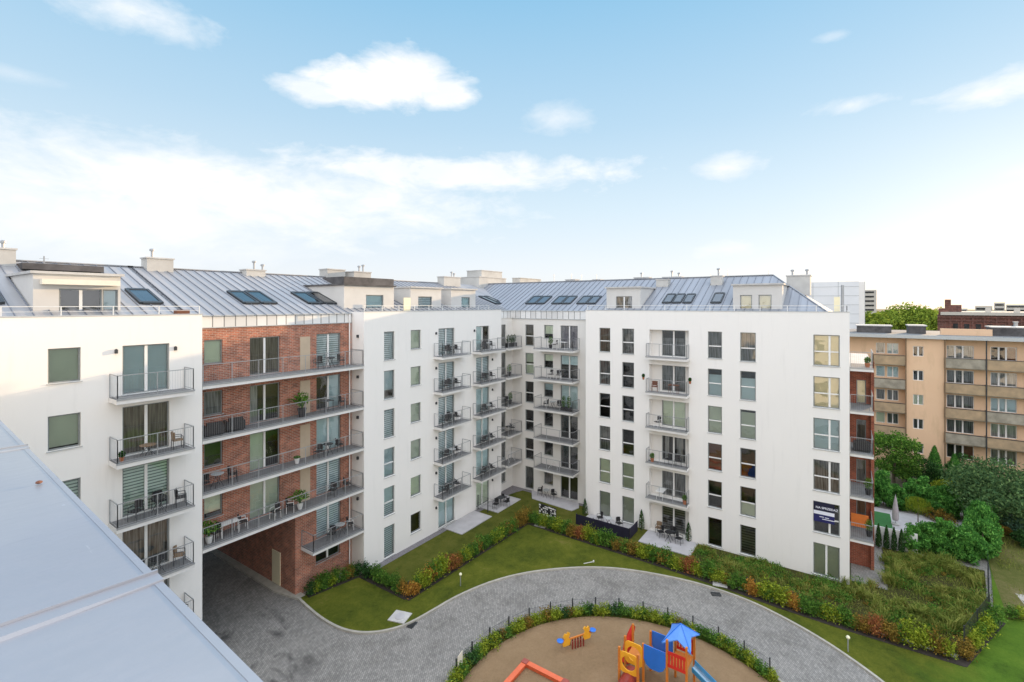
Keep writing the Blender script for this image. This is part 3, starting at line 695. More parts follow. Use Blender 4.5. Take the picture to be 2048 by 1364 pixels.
def parapet(mb, f, s0, s1):
    f.box(mb, s0, s1, .0, .25, ZP - .0, ZP + .001)

# ---------------------------------------------------------------- left white block (A)
A0, A1 = .5, W.s_(404.5)
blkA = root('apartment_block', (5, 28, 0), 'white rendered apartment block at the left edge, standing left of the brick block', 'building')
hol = []; wins = []
sw = (W.s_(95.6), W.s_(161.8)); sdr = (W.s_(245), W.s_(339))
stA = {1: 'blind', 2: 'blind:0.08:1', 3: 'gstripe', 4: 'gstripe', 5: 'dark', 6: 'dark'}
dA = {1: 'pale', 2: 'cb', 3: 'gstripe', 4: 'cg', 5: 'cb', 6: 'dark'}
for r in range(1, 7):
    zt = rowz(.655, r); wins.append((sw[0], sw[1], zt - 1.5, zt, stA[r], 'single'))
    zt = rowz(.672, r); wins.append((sdr[0], sdr[1], max(.15, floorz(r) + .05), zt, dA[r], 'double'))
m = MB(); W.wall(m, A0, A1, 0, ZP, [w_[:4] for w_ in wins])
m.quad((A1, 28, 0), (A1, 29.4, 0), (A1, 29.4, ZP), (A1, 28, ZP)); m.quad((A1, 29.4, 0), (A1, 47, 0), (A1, 47, H - 1.2), (A1, 29.4, H - 1.2))
m.quad((A0, 28, 0), (A0, 28, ZP), (A0, 47, ZP), (A0, 47, 0)); m.quad((A0, 47, 0), (A0, 47, H - 1), (A1, 47, H - 1), (A1, 47, 0))
m.build('wall', 'stucco_white', blkA)
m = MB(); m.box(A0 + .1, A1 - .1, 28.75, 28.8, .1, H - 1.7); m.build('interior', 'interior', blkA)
m = MB(); m.box(A0, A1 + .03, 27.97, 28.25, ZP + .002, ZP + .05); m.build('parapet_cap', 'frame_grey', blkA)
m = MB(); m.quad((A0, 28, H - 1.62), (A1, 28, H - 1.62), (A1, 29.3, H - 1.62), (A0, 29.3, H - 1.62)); m.quad((A0, 28.25, ZP), (A1, 28.25, ZP), (A1, 28.25, H - 1.62), (A0, 28.25, H - 1.62)); m.build('terrace_floor', 'concrete', blkA)
for w_ in wins: window(W, blkA, *w_[:4], style=w_[4], lay=w_[5])
for r in range(1, 6): balcony(W, blkA, W.s_(216.5), W.s_(370), 1.12, floorz(r), posts=1.6)
wall_lamp(W, blkA, W.s_(231.5), W.z(231.5, 703)); wall_lamp(W, blkA, W.s_(350), W.z(350, 697))
rfA = roof_W(blkA, A0, A1)
skylight(rfA, 'W', 281, 326, 608.8, 581, 263)
skylight(rfA, 'W', -50, 8, 609, 583, -60)
f30 = Face(0, 28, 0)
dA_s = (W.s_(66, 2.3), W.s_(241, 2.3)); wz = (H - 1.5, H + .75)
dmA = dormer(blkA, W, dA_s[0], dA_s[1], 2.3, H + 1.42, 7.6, [(W.s_(118, 2.3), W.s_(204, 2.3), wz[0], wz[1], 'dark', 'double'), (W.s_(205, 2.3), W.s_(236, 2.3), wz[0], wz[1], 'pale', 'single')])
m = MB(); W.box(m, W.s_(80, 2.2), W.s_(236, 2.2), 1.85, 2.26, H + .93, H + 1.18); m.build('awning', 'awning', dmA)
terrace_rail(blkA, [(A0, 28.1), (A1 - .1, 28.1)], ZP)
m = MB(); W.box(m, W.s_(45, 8), W.s_(208, 8), 8, 11, H + 1.9, H + 2.24); m.build('roof_upstand', 'bitumen', blkA)
chimney(blkA, W, -60, 32, 497, 9, H + 1.8, 1.4, [(6, 480)]); chimney(blkA, W, 294, 347, 518, 9.3, H + 2.0, 1.0, [(304, 497)])
mast(blkA, W, 88, 512, 9.6, H + 2.2, .04)
m = MB(); W.box(m, W.s_(352, .6), W.s_(378, .6), .5, .9, H - 1.6, H - .28); m.build('planter_box', 'brown_board', blkA)

# ---------------------------------------------------------------- brick block
B0 = W.s_(404.5); B1 = 21.9; P1 = BR.s_(590.6)
blkB = root('brick_apartment_block', (15, 29.4, 0), 'red brick apartment block over the drive passage, between the two white blocks', 'building')
wins = []
d1 = (BR.s_(499.7), BR.s_(559.9)); d2 = (BR.s_(633), BR.s_(681.6)); w1 = (BR.s_(408), BR.s_(445.5))
s1 = {1: 'blind:0:1', 2: 'cg', 3: 'dark', 4: 'blind:.2:1'}; t1 = {1: 'cb', 2: 'cw:0:1:0:.3', 3: 'blind:0:1:0:.5', 4: 'blind'}; t2 = {1: 'stripe', 2: 'pale:0:1:.5:1', 3: 'pale', 4: 'stripe', 5: 'stripe'}
for r in range(1, 6):
    zt = rowz(.69, r)
    if r < 5:
        wins.append((w1[0], w1[1], zt - 1.35, zt, s1[r], 'single')); wins.append((d1[0], d1[1], floorz(r) + .04, zt, t1[r], 'double'))
    wins.append((d2[0], d2[1], floorz(r) + .04, zt, t2[r], 'double'))
zg = BR.z(631.6, 1129); g6 = (BR.s_(631.6), BR.s_(680), zg, zg + 1.35, 'dark', 'double')
zc = floorz(4) - .22
m = MB(); BR.wall(m, B0 - .3, B1, zc, H - 1.28, [w_[:4] for w_ in wins if w_[2] > zc]); BR.wall(m, P1, B1, 0, zc, [w_[:4] for w_ in wins if w_[2] < zc] + [g6[:4]])
wins.append(g6)
m.build('wall', 'brick', blkB)
# passage: side walls, soffit, back
m = MB(); X = 17.95
pd = (BR.pt(0, 0, 0)[1])
m.quad((P1, 29.4, 0), (P1, 29.4, zc), (P1 - .25, 46, zc), (P1 - .25, 46, 0)); m.build('passage_wall', 'brick', blkB)
m = MB(); m.quad((B0, 29.4, 0), (B0, 46, 0), (B0, 46, zc), (B0, 29.4, zc)); m.build('passage_wall', 'stucco_white', blkB)
m = MB(); m.quad((B0 - .3, 28.3, zc), (B0 - .3, 46, zc), (P1 + .0, 46, zc), (P1, 28.3, zc)); m.quad((B0 - .3, 46, zc), (B0 - .3, 46, H - 1), (B1, 46, H - 1), (B1, 46, zc)); m.quad((P1, 46, 0), (P1, 46, zc), (B1, 46, zc), (B1, 46, 0)); m.build('soffit', 'concrete', blkB)
m = MB(); m.box(B0, B1 - .05, 30.1, 30.15, zc, H - 1.3); m.box(P1 + .1, B1 - .05, 30.1, 30.15, .1, zc); m.build('interior', 'interior', blkB)
m = MB(); m.box(P1 - .075, P1 - .005, 31.1, 32.1, .15, 2.35); m.build('passage_door', 'door_cream', blkB)
for w_ in wins: window(BR, blkB, *w_[:4], style=w_[4], lay=w_[5], inset=.1)
for r in range(1, 5):
    m = MB(); BR.box(m, BR.s_(600), BR.s_(620), -.03, .04, floorz(r) + .02, rowz(.72, r) - .05); m.build('service_door', 'door_beige', blkB)
bf = .03                                   # balcony fronts flush with the white blocks
for r in range(1, 5): balcony(BR, blkB, B0 + .02, B1 - .02, 1.4, floorz(r), left=False, right=True, posts=1.5)
balcony(BR, blkB, BR.s_(601.6), B1 - .02, 1.4, floorz(5), posts=1.3)
m = MB(); BR.box(m, B0 - .3, B1 - .05, -.04, .01, H - 1.28, H - .66); m.build('fascia', 'fascia_zinc', blkB)
m = MB(); BR.box(m, B0 - .3, B1 - .05, -.10, .10, H - .66, H - .60); BR.box(m, B0 - .3, B1 - .05, -.08, .0, H - 1.33, H - 1.282); m.build('gutter', 'frame_grey', blkB)
rfB = roof_W(blkB, B0 - .3, B1)
for a in ((488, 519, 608.5, 585, 468), (524, 554, 608.5, 585, 506), (618, 646, 608.5, 587, 600), (650, 675, 608.5, 587, 632)): skylight(rfB, 'W', *a)
chimney(blkB, W, 493, 531, 541, 9.2, H + 1.9, 1.0, [(508, 521), (525, 528)])
m = MB(); p = BR.pt(B1 - .25, -.12, 0); m.bar((p[0], p[1], .2), (p[0], p[1], H - .7), .05, 8); m.build('downpipe', 'frame_white', blkB)

# ---------------------------------------------------------------- middle white block (B)
BE = 38.4
blkM = root('apartment_block', (30, 28, 0), 'white rendered apartment block between the brick block and the courtyard corner', 'building')
wins = []; c1 = (W.s_(768.2), W.s_(789.5)); c2 = (W.s_(821.5), W.s_(842)); e1 = (W.s_(877), W.s_(909.2)); e2 = (W.s_(952.4), W.s_(978.7))
k1 = {1: 'stripe', 2: 'pale:.08:1+cw:0:.3', 3: 'stripe', 4: 'pale', 5: 'pale:.5:1+stripe:0:.5', 6: 'stripe'}; k2 = {1: 'blind', 2: 'blind', 3: 'blind', 4: 'blind', 5: 'blind', 6: 'dark'}
k3 = {1: 'stripe', 2: 'stripe', 3: 'stripe', 4: 'stripe', 5: 'stripe', 6: 'pale'}; k4 = {1: 'pale:0:1:0:.5', 2: 'stripe', 3: 'pale', 4: 'pale', 5: 'pale', 6: 'blind'}
for r in range(1, 7):
    zt = rowz(.697, r); fl = max(.14, floorz(r) + .04)
    wins.append((c1[0], c1[1], zt - (2.12 if r < 6 else 2.3), zt, k1[r], 'transom' if r in (4, 5) else 'single')); wins.append((c2[0], c2[1], zt - 1.5, zt, k2[r], 'single'))
    wins.append((e1[0], e1[1], fl, zt, k3[r], 'double')); wins.append((e2[0], e2[1], fl, zt, k4[r], 'double'))
m = MB(); W.wall(m, B1, BE, 0, ZP, [w_[:4] for w_ in wins])
m.quad((B1, 28, 0), (B1, 28, ZP), (B1, 29.4, ZP), (B1, 29.4, 0)); m.quad((BE, 28, 0), (BE, 28.6, 0), (BE, 28.6, ZP), (BE, 28, ZP))
m.quad((B1, 29.4, ZP), (B1, 29.4, 2), (B1, 30.5, 2), (B1, 30.5, ZP)); m.build('wall', 'stucco_white', blkM)
m = MB(); m.quad((B1, 46, 0), (B1, 46, H - 1), (BE, 46, H - 1), (BE, 46, 0)); m.build('back_wall', 'stucco_white', blkM)
m = MB(); m.box(B1 + .05, BE - .05, 28.75, 28.8, .1, H - 1.7); m.build('interior', 'interior', blkM)
m = MB(); m.box(B1 - .02, BE + .02, 27.97, 28.25, ZP + .002, ZP + .05); m.build('parapet_cap', 'frame_grey', blkM)
m = MB(); m.quad((B1, 28, H - 1.62), (BE, 28, H - 1.62), (BE, 29.3, H - 1.62), (B1, 29.3, H - 1.62)); m.quad((B1, 28.25, ZP), (BE, 28.25, ZP), (BE, 28.25, H - 1.62), (B1, 28.25, H - 1.62)); m.build('terrace_floor', 'concrete', blkM)
for w_ in wins: window(W, blkM, *w_[:4], style=w_[4], lay=w_[5])
BX1 = (W.s_(867), 32.5); BX2 = (W.s_(945), 37.75)
for r in range(1, 6): balcony(W, blkM, *BX1, 1.02, floorz(r), posts=1.2)
for r in range(1, 6): balcony(W, blkM, *BX2, 1.02, floorz(r), posts=1.25)
for r in range(1, 7): wall_lamp(W, blkM, W.s_(871.5), rowz(.83, r)); wall_lamp(W, blkM, W.s_(948 if r == 1 else 984), rowz(.83, r))
BRT = Face(21.9, 28, -90)
for r in range(1, 6):
    z_ = rowz(.78, r); m = MB(); m.box(B1 - .13, B1 - .003, 28.55, 28.68, z_ - .1, z_ + .1); m.build('wall_lamp', 'steel_dark', blkM)
rfM = roof_W(blkM, B1, BE + .4); skylight(rfM, 'W', 991, 1000, 608.6, 594, 972); skylight(rfM, 'W', 1002, 1010, 608.6, 594, 983)
zt = H + 1.42
dz0 = H - 1.55
dm1 = dormer(blkM, W, B1 + .02, W.s_(787.8, 2.3), 2.3, zt, 7.6, [(W.s_(732, 2.3), W.s_(767, 2.3), dz0, H + .75, 'pale', 'single')], 'bitumen')
dormer(blkM, W, W.s_(821, 2.3), W.s_(882.5, 2.3), 2.3, zt, 7.6, [(W.s_(836.5, 2.3), W.s_(864, 2.3), dz0, H + .7, 'stripe', 'single')])
dormer(blkM, W, W.s_(902, 2.3), W.s_(951, 2.3), 2.3, zt, 7.6, [(W.s_(923, 2.3), W.s_(940, 2.3), dz0, H + .7, 'pale', 'single')])
m = MB(); W.box(m, W.s_(807, 1.2), W.s_(820, 1.2), 1.15, 1.2, H - 1.5, H + .55); m.build('privacy_panel', 'cream_panel', blkM)
terrace_rail(blkM, [(B1 + .1, 28.1), (36.5, 28.1)], ZP)
m = MB(); W.box(m, W.s_(652, 9), W.s_(752, 9), 6.5, 9.5, H + 1.7, H + 2.35); m.build('roof_upstand', 'bitumen', blkM)
chimney(blkM, W, 655, 690, 540, 9.6, H + 1.9, 1.2); chimney(blkM, W, 708, 742, 545, 8.8, H + 1.8, 1.3, [(718, 531), (726, 529)])
chimney(blkM, W, 888, 921, 555, 9, H + 1.9, 1.0, [(903, 543), (908, 546)]); chimney(blkM, W, 958, 1012, 556, 9.0, H + 1.8, 3.0); chimney(blkM, W, 963, 1004, 543, 10, H + 1.9, 2.4)
chimney(blkM, W, 1040, 1082, 558, 12, H + 1.2, 1.4)

# ---------------------------------------------------------------- corner block (D/E)
blkE = root('corner_apartment_block', (41.2, 25, 0), 'recessed white corner block in the inner angle of the courtyard', 'building')
wE = []; q1 = (EF.s_(1050.4), EF.s_(1067.2)); q3 = (EF.s_(1088), EF.s_(1106)); qd = (EF.s_(1121), EF.s_(1155.5))
a1 = {1: 'cb', 2: 'blind:.56:1+blind:0:.5', 3: 'dark', 4: 'dark', 5: 'dark', 6: 'cg'}; a3 = {1: 'blind:.35:1', 2: 'blind:.5:1', 3: 'pale:.5:1', 4: 'dark', 5: 'dark', 6: 'cb'}
ad = {1: 'cl', 2: 'pale:.6:1', 3: 'pale', 4: 'dark', 5: 'dark', 6: 'dark'}
for r in range(1, 7):
    zt = rowz(.705, r); fl = max(.16, floorz(r) + .04)
    wE.append((q1[0], q1[1], zt - (2.15 if r < 6 else 2.25), zt, a1[r], 'transom' if r < 6 else 'single')); wE.append((q3[0], q3[1], zt - 1.35, zt, a3[r], 'single')); wE.append((qd[0], qd[1], fl, zt, ad[r], 'double'))
m = MB(); EF.wall(m, -28.6, -19.3, 0, H - 1.4, [w_[:4] for w_ in wE])
wD = []; dd = (38.9, 40.0)
for r in range(1, 7):
    zt = rowz(.705, r); wD.append((dd[0], dd[1], max(.9 if r == 6 else .16, floorz(r) + .04), zt, 'cg', 'single'))
m.quad((54.8, 19.4, 0), (54.8, 47, 0), (54.8, 47, H - 1), (54.8, 19.4, H - 1)); m.quad((38.4, 46, 0), (38.4, 46, H - 1), (54.8, 47, H - 1), (54.8, 47, 0))
m.build('wall', 'stucco_cream', blkE)
m = MB(); DF.wall(m, 38.4, 41.2, 0, H - 1.4, [w_[:4] for w_ in wD]); m.build('wall', 'stucco_cream', blkE)
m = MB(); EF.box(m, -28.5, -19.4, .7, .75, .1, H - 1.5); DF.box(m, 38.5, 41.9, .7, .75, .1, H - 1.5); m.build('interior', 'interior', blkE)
m = MB(); EF.box(m, -28.55, -19.4, -.05, .0, H - 1.4, H - .66); DF.box(m, 38.42, 41.15, -.05, 0, H - 1.4, H - .66); m.build('fascia', 'fascia_zinc', blkE)
m = MB(); EF.box(m, -28.5, -19.4, -.12, .1, H - .66, H - .60); DF.box(m, 38.42, 41.1, -.12, .8, H - .66, H - .60); EF.box(m, -28.5, -19.4, -.09, -.0, H - 1.46, H - 1.402); m.build('gutter', 'frame_grey', blkE)
for w_ in wE: window(EF, blkE, *w_[:4], style=w_[4], lay=w_[5])
for w_ in wD: window(DF, blkE, *w_[:4], style=w_[4], lay=w_[5])
for r in range(1, 6): balcony(EF, blkE, -25.1, -20.8, 1.42, floorz(r), posts=1.45)
for r in range(1, 6): balcony(DF, blkE, 38.55, 40.95, 1.35, floorz(r), left=False, posts=1.2)
roof_W(blkE, BE + .4, 41.9); rfE = roof_C(blkE, 19.4, 38)
for a in ((1051, 1069), (1071, 1088), (1103, 1121), (1123, 1140), (1153, 1171), (1173, 1190)): skylight(rfE, 'C', a[0], a[1], 608.5, 594, a[0] + 15)
for (px, py) in ((1108, 548), (1143, 547), (1163, 549), (1193, 548)): mast(blkE, EF, px, py, 7.5, H + 2.2)
chimney(blkE, EF, 1131, 1150, 560, 7.6, H + 2.0, 1); chimney(blkE, EF, 1185, 1200, 560, 7.6, H + 2.0, 1)

# ---------------------------------------------------------------- right white block (C)
CV0, CV1 = .2, -19.4                       # s runs to the viewer's right = -v
blkC = root('apartment_block', (39.6, 10, 0), 'long white rendered apartment block on the right with six window columns and roof terraces', 'building')
cols = [((1198.6, 1220.4), 2.13, 'transom'), ((1244.1, 1268), 2.2, 'transom'), ((1415.6, 1443.9), 2.1, 'transom'), ((1480.2, 1511.6), 2.18, 'transom')]
stC = [['cb', 'cg', 'dark', 'cw:.5:1+cg:0:.4', 'blind', 'blind'], ['cg', 'dark', 'dark', 'dark', 'blind', 'blind'],
       ['cg', 'pale:0:.78', 'blind', 'brown', 'dark', 'dark'], ['cg', 'pale:0:.75', 'blind:0:.9', 'dark', 'blind:0:.45', 'dstripe']]
wC = []
for (pp, hh, lay), st in zip(cols, stC):
    for r in range(1, 7):
        zt = rowz(.715, r) - (.03 if pp[0] > 1400 else 0); z0 = zt - hh if r < 6 else .22
        wC.append((CF.s_(pp[0]), CF.s_(pp[1]), z0, zt, st[r - 1], lay if r < 6 and st[r - 1] not in ('blind:0:1',) else 'single'))
s5 = ['clear', 'clear', 'pale', 'cg', 'dark', 'blind']  # top two rows: reflected sunlight painted as a cream sheet
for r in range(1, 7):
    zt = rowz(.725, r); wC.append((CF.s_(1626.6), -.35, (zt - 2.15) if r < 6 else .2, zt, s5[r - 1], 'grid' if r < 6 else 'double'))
lg = (CF.s_(1298.6), CF.s_(1377.5)); log = []
for r in range(1, 7): log.append((lg[0], lg[1], max(.14, floorz(r)), rowz(.722, r), .55))
m = MB(); CF.wall(m, CV1, CV0, 0, ZP, [w_[:4] for w_ in wC] + log)
m.quad((39.6, 19.4, 0), (41.2, 19.4, 0), (41.2, 19.4, ZP), (39.6, 19.4, ZP))
m.quad((39.6, -.2, 0), (39.6, -.2, ZP), (42.9, -.2, ZP), (42.9, -.2, 0)); m.quad((42.9, -.2, 0), (42.9, -.2, H - 1.6), (54.8, -.2, H - 1.6), (54.8, -.2, 0)); m.quad((54.8, -.2, 0), (54.8, -.2, H - 1.6), (54.8, 19.4, H - 1.6), (54.8, 19.4, 0))
m.build('wall', 'stucco_white', blkC)
ld = (CF.s_(1324, .55), CF.s_(1371, .55)); sl = {1: 'cg:0:.7', 2: 'cg', 3: 'blind', 4: 'cw:0:1:.1:.3+cw:0:1:.6:.9', 5: 'cg', 6: 'dstripe'}
wl = [(ld[0], ld[1], max(.16, floorz(r) + .05), rowz(.722, r) - .05, sl[r], 'double') for r in range(1, 7)]
for r in range(1, 7):
    m = MB(); CF.wall(m, lg[0], lg[1], max(.14, floorz(r)), rowz(.722, r), [wl[r - 1][:4]], .08, .55); m.build('loggia_wall', 'stucco_cream', blkC)
for w_ in wl: window(CF, blkC, *w_[:4], style=w_[4], lay=w_[5], inset=.60, sill=False)
for w_ in wC: window(CF, blkC, *w_[:4], style=w_[4], lay=w_[5])
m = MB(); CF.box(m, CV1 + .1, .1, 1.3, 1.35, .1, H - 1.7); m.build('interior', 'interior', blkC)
m = MB(); CF.box(m, CV1, CV0 + .02, -.03, .25, ZP + .002, ZP + .05); CF.box(m, CV0 - .2, CV0 + .03, .25, 3.3, ZP + .002, ZP + .05); m.build('parapet_cap', 'frame_grey', blkC)
m = MB(); m.quad((39.6, -.2, H - 1.62), (54.8, -.2, H - 1.62), (54.8, 19.4, H - 1.62), (39.6, 19.4, H - 1.62)); m.quad((39.85, 19.4, ZP), (39.85, -.2, ZP), (39.85, -.2, H - 1.62), (39.85, 19.4, H - 1.62)); m.build('terrace_floor', 'concrete', blkC)
for r in range(1, 6): balcony(CF, blkC, CF.s_(1297.5), CF.s_(1379), .78, floorz(r), posts=1.05)
rfC = roof_C(blkC, 1.0, 19.4, hip=True)
for a in ((1324, 1341), (1344, 1361), (1365, 1382)): skylight(rfC, 'C', a[0], a[1], 607, 590, a[0] + 13)
skylight(rfC, 'C', 1421, 1441, 607, 588, 1434)
dormer(blkC, CF, CF.s_(1213, 2.2), CF.s_(1281, 2.2), 2.2, H + 1.5, 6.0, [(CF.s_(1232, 2.2), CF.s_(1264, 2.2), H - 1.5, H + .75, 'cg', 'double')])
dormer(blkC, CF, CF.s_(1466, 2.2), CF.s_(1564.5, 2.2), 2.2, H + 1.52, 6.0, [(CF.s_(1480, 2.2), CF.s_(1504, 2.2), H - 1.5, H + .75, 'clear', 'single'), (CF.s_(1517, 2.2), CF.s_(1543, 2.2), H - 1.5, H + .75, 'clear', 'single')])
terrace_rail(blkC, [(39.72, 19.3), (39.72, -.05), (42.6, -.05)], ZP)
chimney(blkC, CF, 1312, 1336, 560, 6.5, H + 1.4, .8); chimney(blkC, CF, 1268, 1297, 556, 9, H + 2.0, .9, [(1283, 545)]); chimney(blkC, CF, 1325, 1362, 555, 10, H + 2, 1, [(1344, 541), (1358, 545)])
chimney(blkC, CF, 1421, 1444, 553, 6.6, H + 1.4, .8, [(1437, 536)]); chimney(blkC, CF, 1573, 1620, 552, 8.2, H + .8, 1.6, [(1585, 539), (1614, 538)])
for (px, py) in ((1455, 540), (1537, 541), (1421, 548)): mast(blkC, CF, px, py, 8.5, H + 2.2)
m = MB(); p = CF.pt(CF.s_(1685, .9), .9, 0); m.bar((p[0], p[1], H - 1.6), (p[0], p[1], H + 1.35), .09, 10); m.build('flue', 'steel', blkC)
m = MB(); CF.box(m, CF.s_(1668, 2.2), CF.s_(1680, 2.2), 2.2, 2.3, H - 1.6, H + .55); m.build('privacy_panel', 'cream_panel', blkC)
for px in (1384, 1395): pass
# banner on the window
bn = root('banner', CF.pt(0, 0, 0), 'navy and white for-sale banner hung across the window above the bottom right one', 'banner'); bn.location = CF.pt(CF.s_(1626.6) + .02, -.03, 0)
bs0, bs1 = CF.s_(1626.6) + .02, CF.s_(1669); bt = rowz(.725, 5) - .02
def bpart(name, z0, z1, mat, d=-.03):
    m = MB(); CF.box(m, bs0, bs1, d, d + .012, z0, z1); return m.build(name, mat, bn)
bpart('top_band', bt - .60, bt, 'navy_dark'); bpart('white_band', bt - .84, bt - .602, 'print_white'); bpart('bottom_band', bt - 1.36, bt - .842, 'navy_print')
def text(body, size, par, loc, mat, rot, ext=.002, width=None):
    cu = bpy.data.curves.new('lettering', 'FONT'); cu.body = body; cu.size = size; cu.extrude = ext; cu.materials.append(MATS[mat])
    cu.offset = size * .02
    o = bpy.data.objects.new('lettering', cu); COL.objects.link(o); o.parent = par; o.rotation_euler = rot
    rl = par.location; o.location = (loc[0] - rl[0], loc[1] - rl[1], loc[2] - rl[2])
    me = bpy.data.meshes.new_from_object(o); n = link('lettering', me, par, o.location.copy()); n.rotation_euler = rot; bpy.data.objects.remove(o); return n
p = CF.pt(bs0 + .12, -.036, bt - .44); text('NA SPRZEDAŻ', .20, bn, p, 'print_white', (R(90), 0, CF.a))
p = CF.pt(bs0 + .35, -.036, bt - 1.06); m = MB()
for (a, b, z_) in ((.35, .6, 1.02), (.66, .9, 1.04), (.5, 1.25, 1.16)): CF.box(m, bs0 + a, bs0 + b, -.036, -.031, bt - z_, bt - z_ + .045)
m.build('small_print', 'print_white', bn)

# side balconies with brick wall (south end of the right block)
blkS = root('end_wing', (42, -1, 0), 'narrow brick-faced end wing with stacked balconies at the right end of the long white block', 'building')
SF = Face(43.2, 0, -90); m = MB()
SF.wall(m, .2, 1.45, 0, floorz(1) - .2, [(.62, 1.2, floorz(r) + .02, rowz(.72, r) - .5) for r in range(2, 6)])
m.build('wall', 'brick_side', blkS)
m = MB(); SF.box(m, .25, 1.5, .5, .55, 0, floorz(1) - .25); m.build('interior', 'interior', blkS)
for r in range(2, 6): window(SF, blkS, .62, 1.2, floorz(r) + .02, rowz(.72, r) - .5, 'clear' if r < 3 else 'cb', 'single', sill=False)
m = MB(); m.box(42.9, 43.19, -1.66, -1.46, 0, floorz(1) + .25); m.build('pier', 'brick_side', blkS)
m = MB(); m.quad((43.2, -1.6, 0), (54.8, -1.6, 0), (54.8, -1.6, floorz(1) - .2), (43.2, -1.6, floorz(1) - .2)); m.quad((43.2, -1.6, floorz(1) - .2), (54.8, -1.6, floorz(1) - .2), (54.8, -.2, floorz(1) - .2), (43.2, -.2, floorz(1) - .2)); m.build('back_wall', 'concrete', blkS)
SB = Face(43.2, 0, -90)
for r in range(1, 6): balcony(SB, blkS, .22, 1.52, 3.2, floorz(r), left=False, posts=1.2)

# ---------------------------------------------------------------- own building (viewer's roof terrace)
own = root('home_block', (0, 10, 0), 'zinc-coped parapet of the viewer\'s own building in the lower left corner', 'building')
E0 = (.517, 1.51); ev = Vector((.091, 2.03)).normalized(); en = Vector((-ev.y, ev.x))      # edge line direction, inward normal
def ep(t, d, z): return (E0[0] + ev.x * t + en.x * d, E0[1] + ev.y * t + en.y * d, z)
zt = H - .75
m = MB()
def cope(t0, t1):
    m.hexa([ep(t0, 0, zt - .012), ep(t1, 0, zt - .012), ep(t1, .62, zt + .0), ep(t0, .62, zt + .0), ep(t0, 0, zt), ep(t1, 0, zt), ep(t1, .62, zt + .014), ep(t0, .62, zt + .014)])
    m.hexa([ep(t0, -.006, zt - .09), ep(t1, -.006, zt - .09), ep(t1, .012, zt - .09), ep(t0, .012, zt - .09), ep(t0, -.008, zt + .002), ep(t1, -.008, zt + .002), ep(t1, .010, zt + .002), ep(t0, .010, zt + .002)])
cope(-32, 26); cp = m.build('coping', 'coping_zinc', own)
def dist_t(px, py):
    Y = 960 * .75 / (py - 609); a, b = ray(px); return (a * Y - E0[0]) * ev.x + (b * Y - E0[1]) * ev.y
ts = dist_t(319, 1166); t2 = dist_t(52, 898); step = t2 - ts
for k in range(-12, 12):
    t = ts + k * step
    if t > 24: break
    m = MB(); m.hexa([ep(t + .050, -.012, zt - .05), ep(t + .062, -.012, zt - .05), ep(t + .062, .62, zt + .02), ep(t + .050, .62, zt + .02), ep(t + .052, -.013, zt + .013), ep(t + .060, -.013, zt + .013), ep(t + .060, .62, zt + .033), ep(t + .052, .62, zt + .033)])
    m.build('seam_fold', 'coping_zinc', own); m = MB(); m.hexa([ep(t - .012, -.012, zt - .09), ep(t + .070, -.012, zt - .09), ep(t + .070, .62, zt), ep(t - .012, .62, zt), ep(t + .002, -.012, zt + .006), ep(t + .052, -.012, zt + .006), ep(t + .052, .62, zt + .026), ep(t + .002, .62, zt + .026)])
    m.build('coping_seam', 'coping_zinc', own)
m = MB(); bp = ep(dist_t(78, 968), 0, zt); Yb = 960 * .745 / (968 - 609); ab = ray(78); m.lathe([(.007, 0), (.012, .004), (.010, .009), (.004, .012)], 8, (ab[0] * Yb, ab[1] * Yb, zt + .007)); m.build('rivet', 'brown_board', own)
m = MB(); m.quad(ep(-32, .03, 0), ep(26, .03, 0), ep(26, .03, zt - .02), ep(-32, .03, zt - .02)); m.quad(ep(-32, .6, zt - .9), ep(26, .6, zt - .9), ep(26, .6, zt), ep(-32, .6, zt)); m.build('wall', 'stucco_white', own)
m = MB(); m.quad(ep(-32, .6, zt - .85), ep(26, .6, zt - .85), ep(26, 9, zt - .85), ep(-32, 9, zt - .85)); m.build('terrace_floor', 'concrete', own)
wf = Face(.55, 0, 90)
m = MB()
for r in range(1, 7):
    for k in range(-9, 9): m.box(.60, .66, k * 3 - .7, k * 3 + .7, floorz(r) + .5, floorz(r) + 2.2)
m.build('courtyard_windows', 'glass_blue', own)

# ---------------------------------------------------------------- far right apartment building
Yf = Face(72, 0, -90); ylw = root('apartment_building', (72, -20, 0), 'ochre five-storey apartment building with long stained balconies at the far right', 'building')
sL = (-8, Yf.s_(1812, -1)); sM = (Yf.s_(1812, -1), Yf.s_(1888, -1)); sR = (Yf.s_(1888, 0), 48)
zr = H - 3.75; zf5 = [12.1 - 2.75 * k for k in range(5)]
m = MB(); wy = []
for i, zf in enumerate(zf5):
    h0 = zf + 1.1 if i < 4 else zf + .9
    wy.append((Yf.s_(1752), Yf.s_(1770), h0, zf + 2.35, ['cw', 'pale', 'cg', 'blind', 'dark'][i], 'single')); wy.append((Yf.s_(1774), Yf.s_(1797), h0, zf + 2.35, ['pale', 'pale', 'cg', 'cg', 'brown'][i], 'double'))
    for j, (a, b) in enumerate(((1893, 1948), (1981, 2034), (2080, 2140), (2190, 2260))):
        wy.append((Yf.s_(a), Yf.s_(b), zf + (.9 if i < 4 else .8), zf + 2.35, ['cw', 'brown:0:1:.6:1', 'cg', 'cw', 'cg', 'pale', 'cg'][(i * 2 + j) % 7], 'triple'))
Yf.wall(m, sL[0], sL[1], 0, zr, [w_[:4] for w_ in wy if w_[1] < sL[1]]); Yf.wall(m, sR[0], sR[1], 0, zr, [w_[:4] for w_ in wy if w_[0] > sR[0]])
ws = [(Yf.s_(1826, -1), Yf.s_(1847, -1), 13.67 - 2.75 * k - .55, 13.67 - 2.75 * k + .6, ['dark', 'dark', 'blind', 'cg', 'cg'][k], 'double') for k in range(5)]
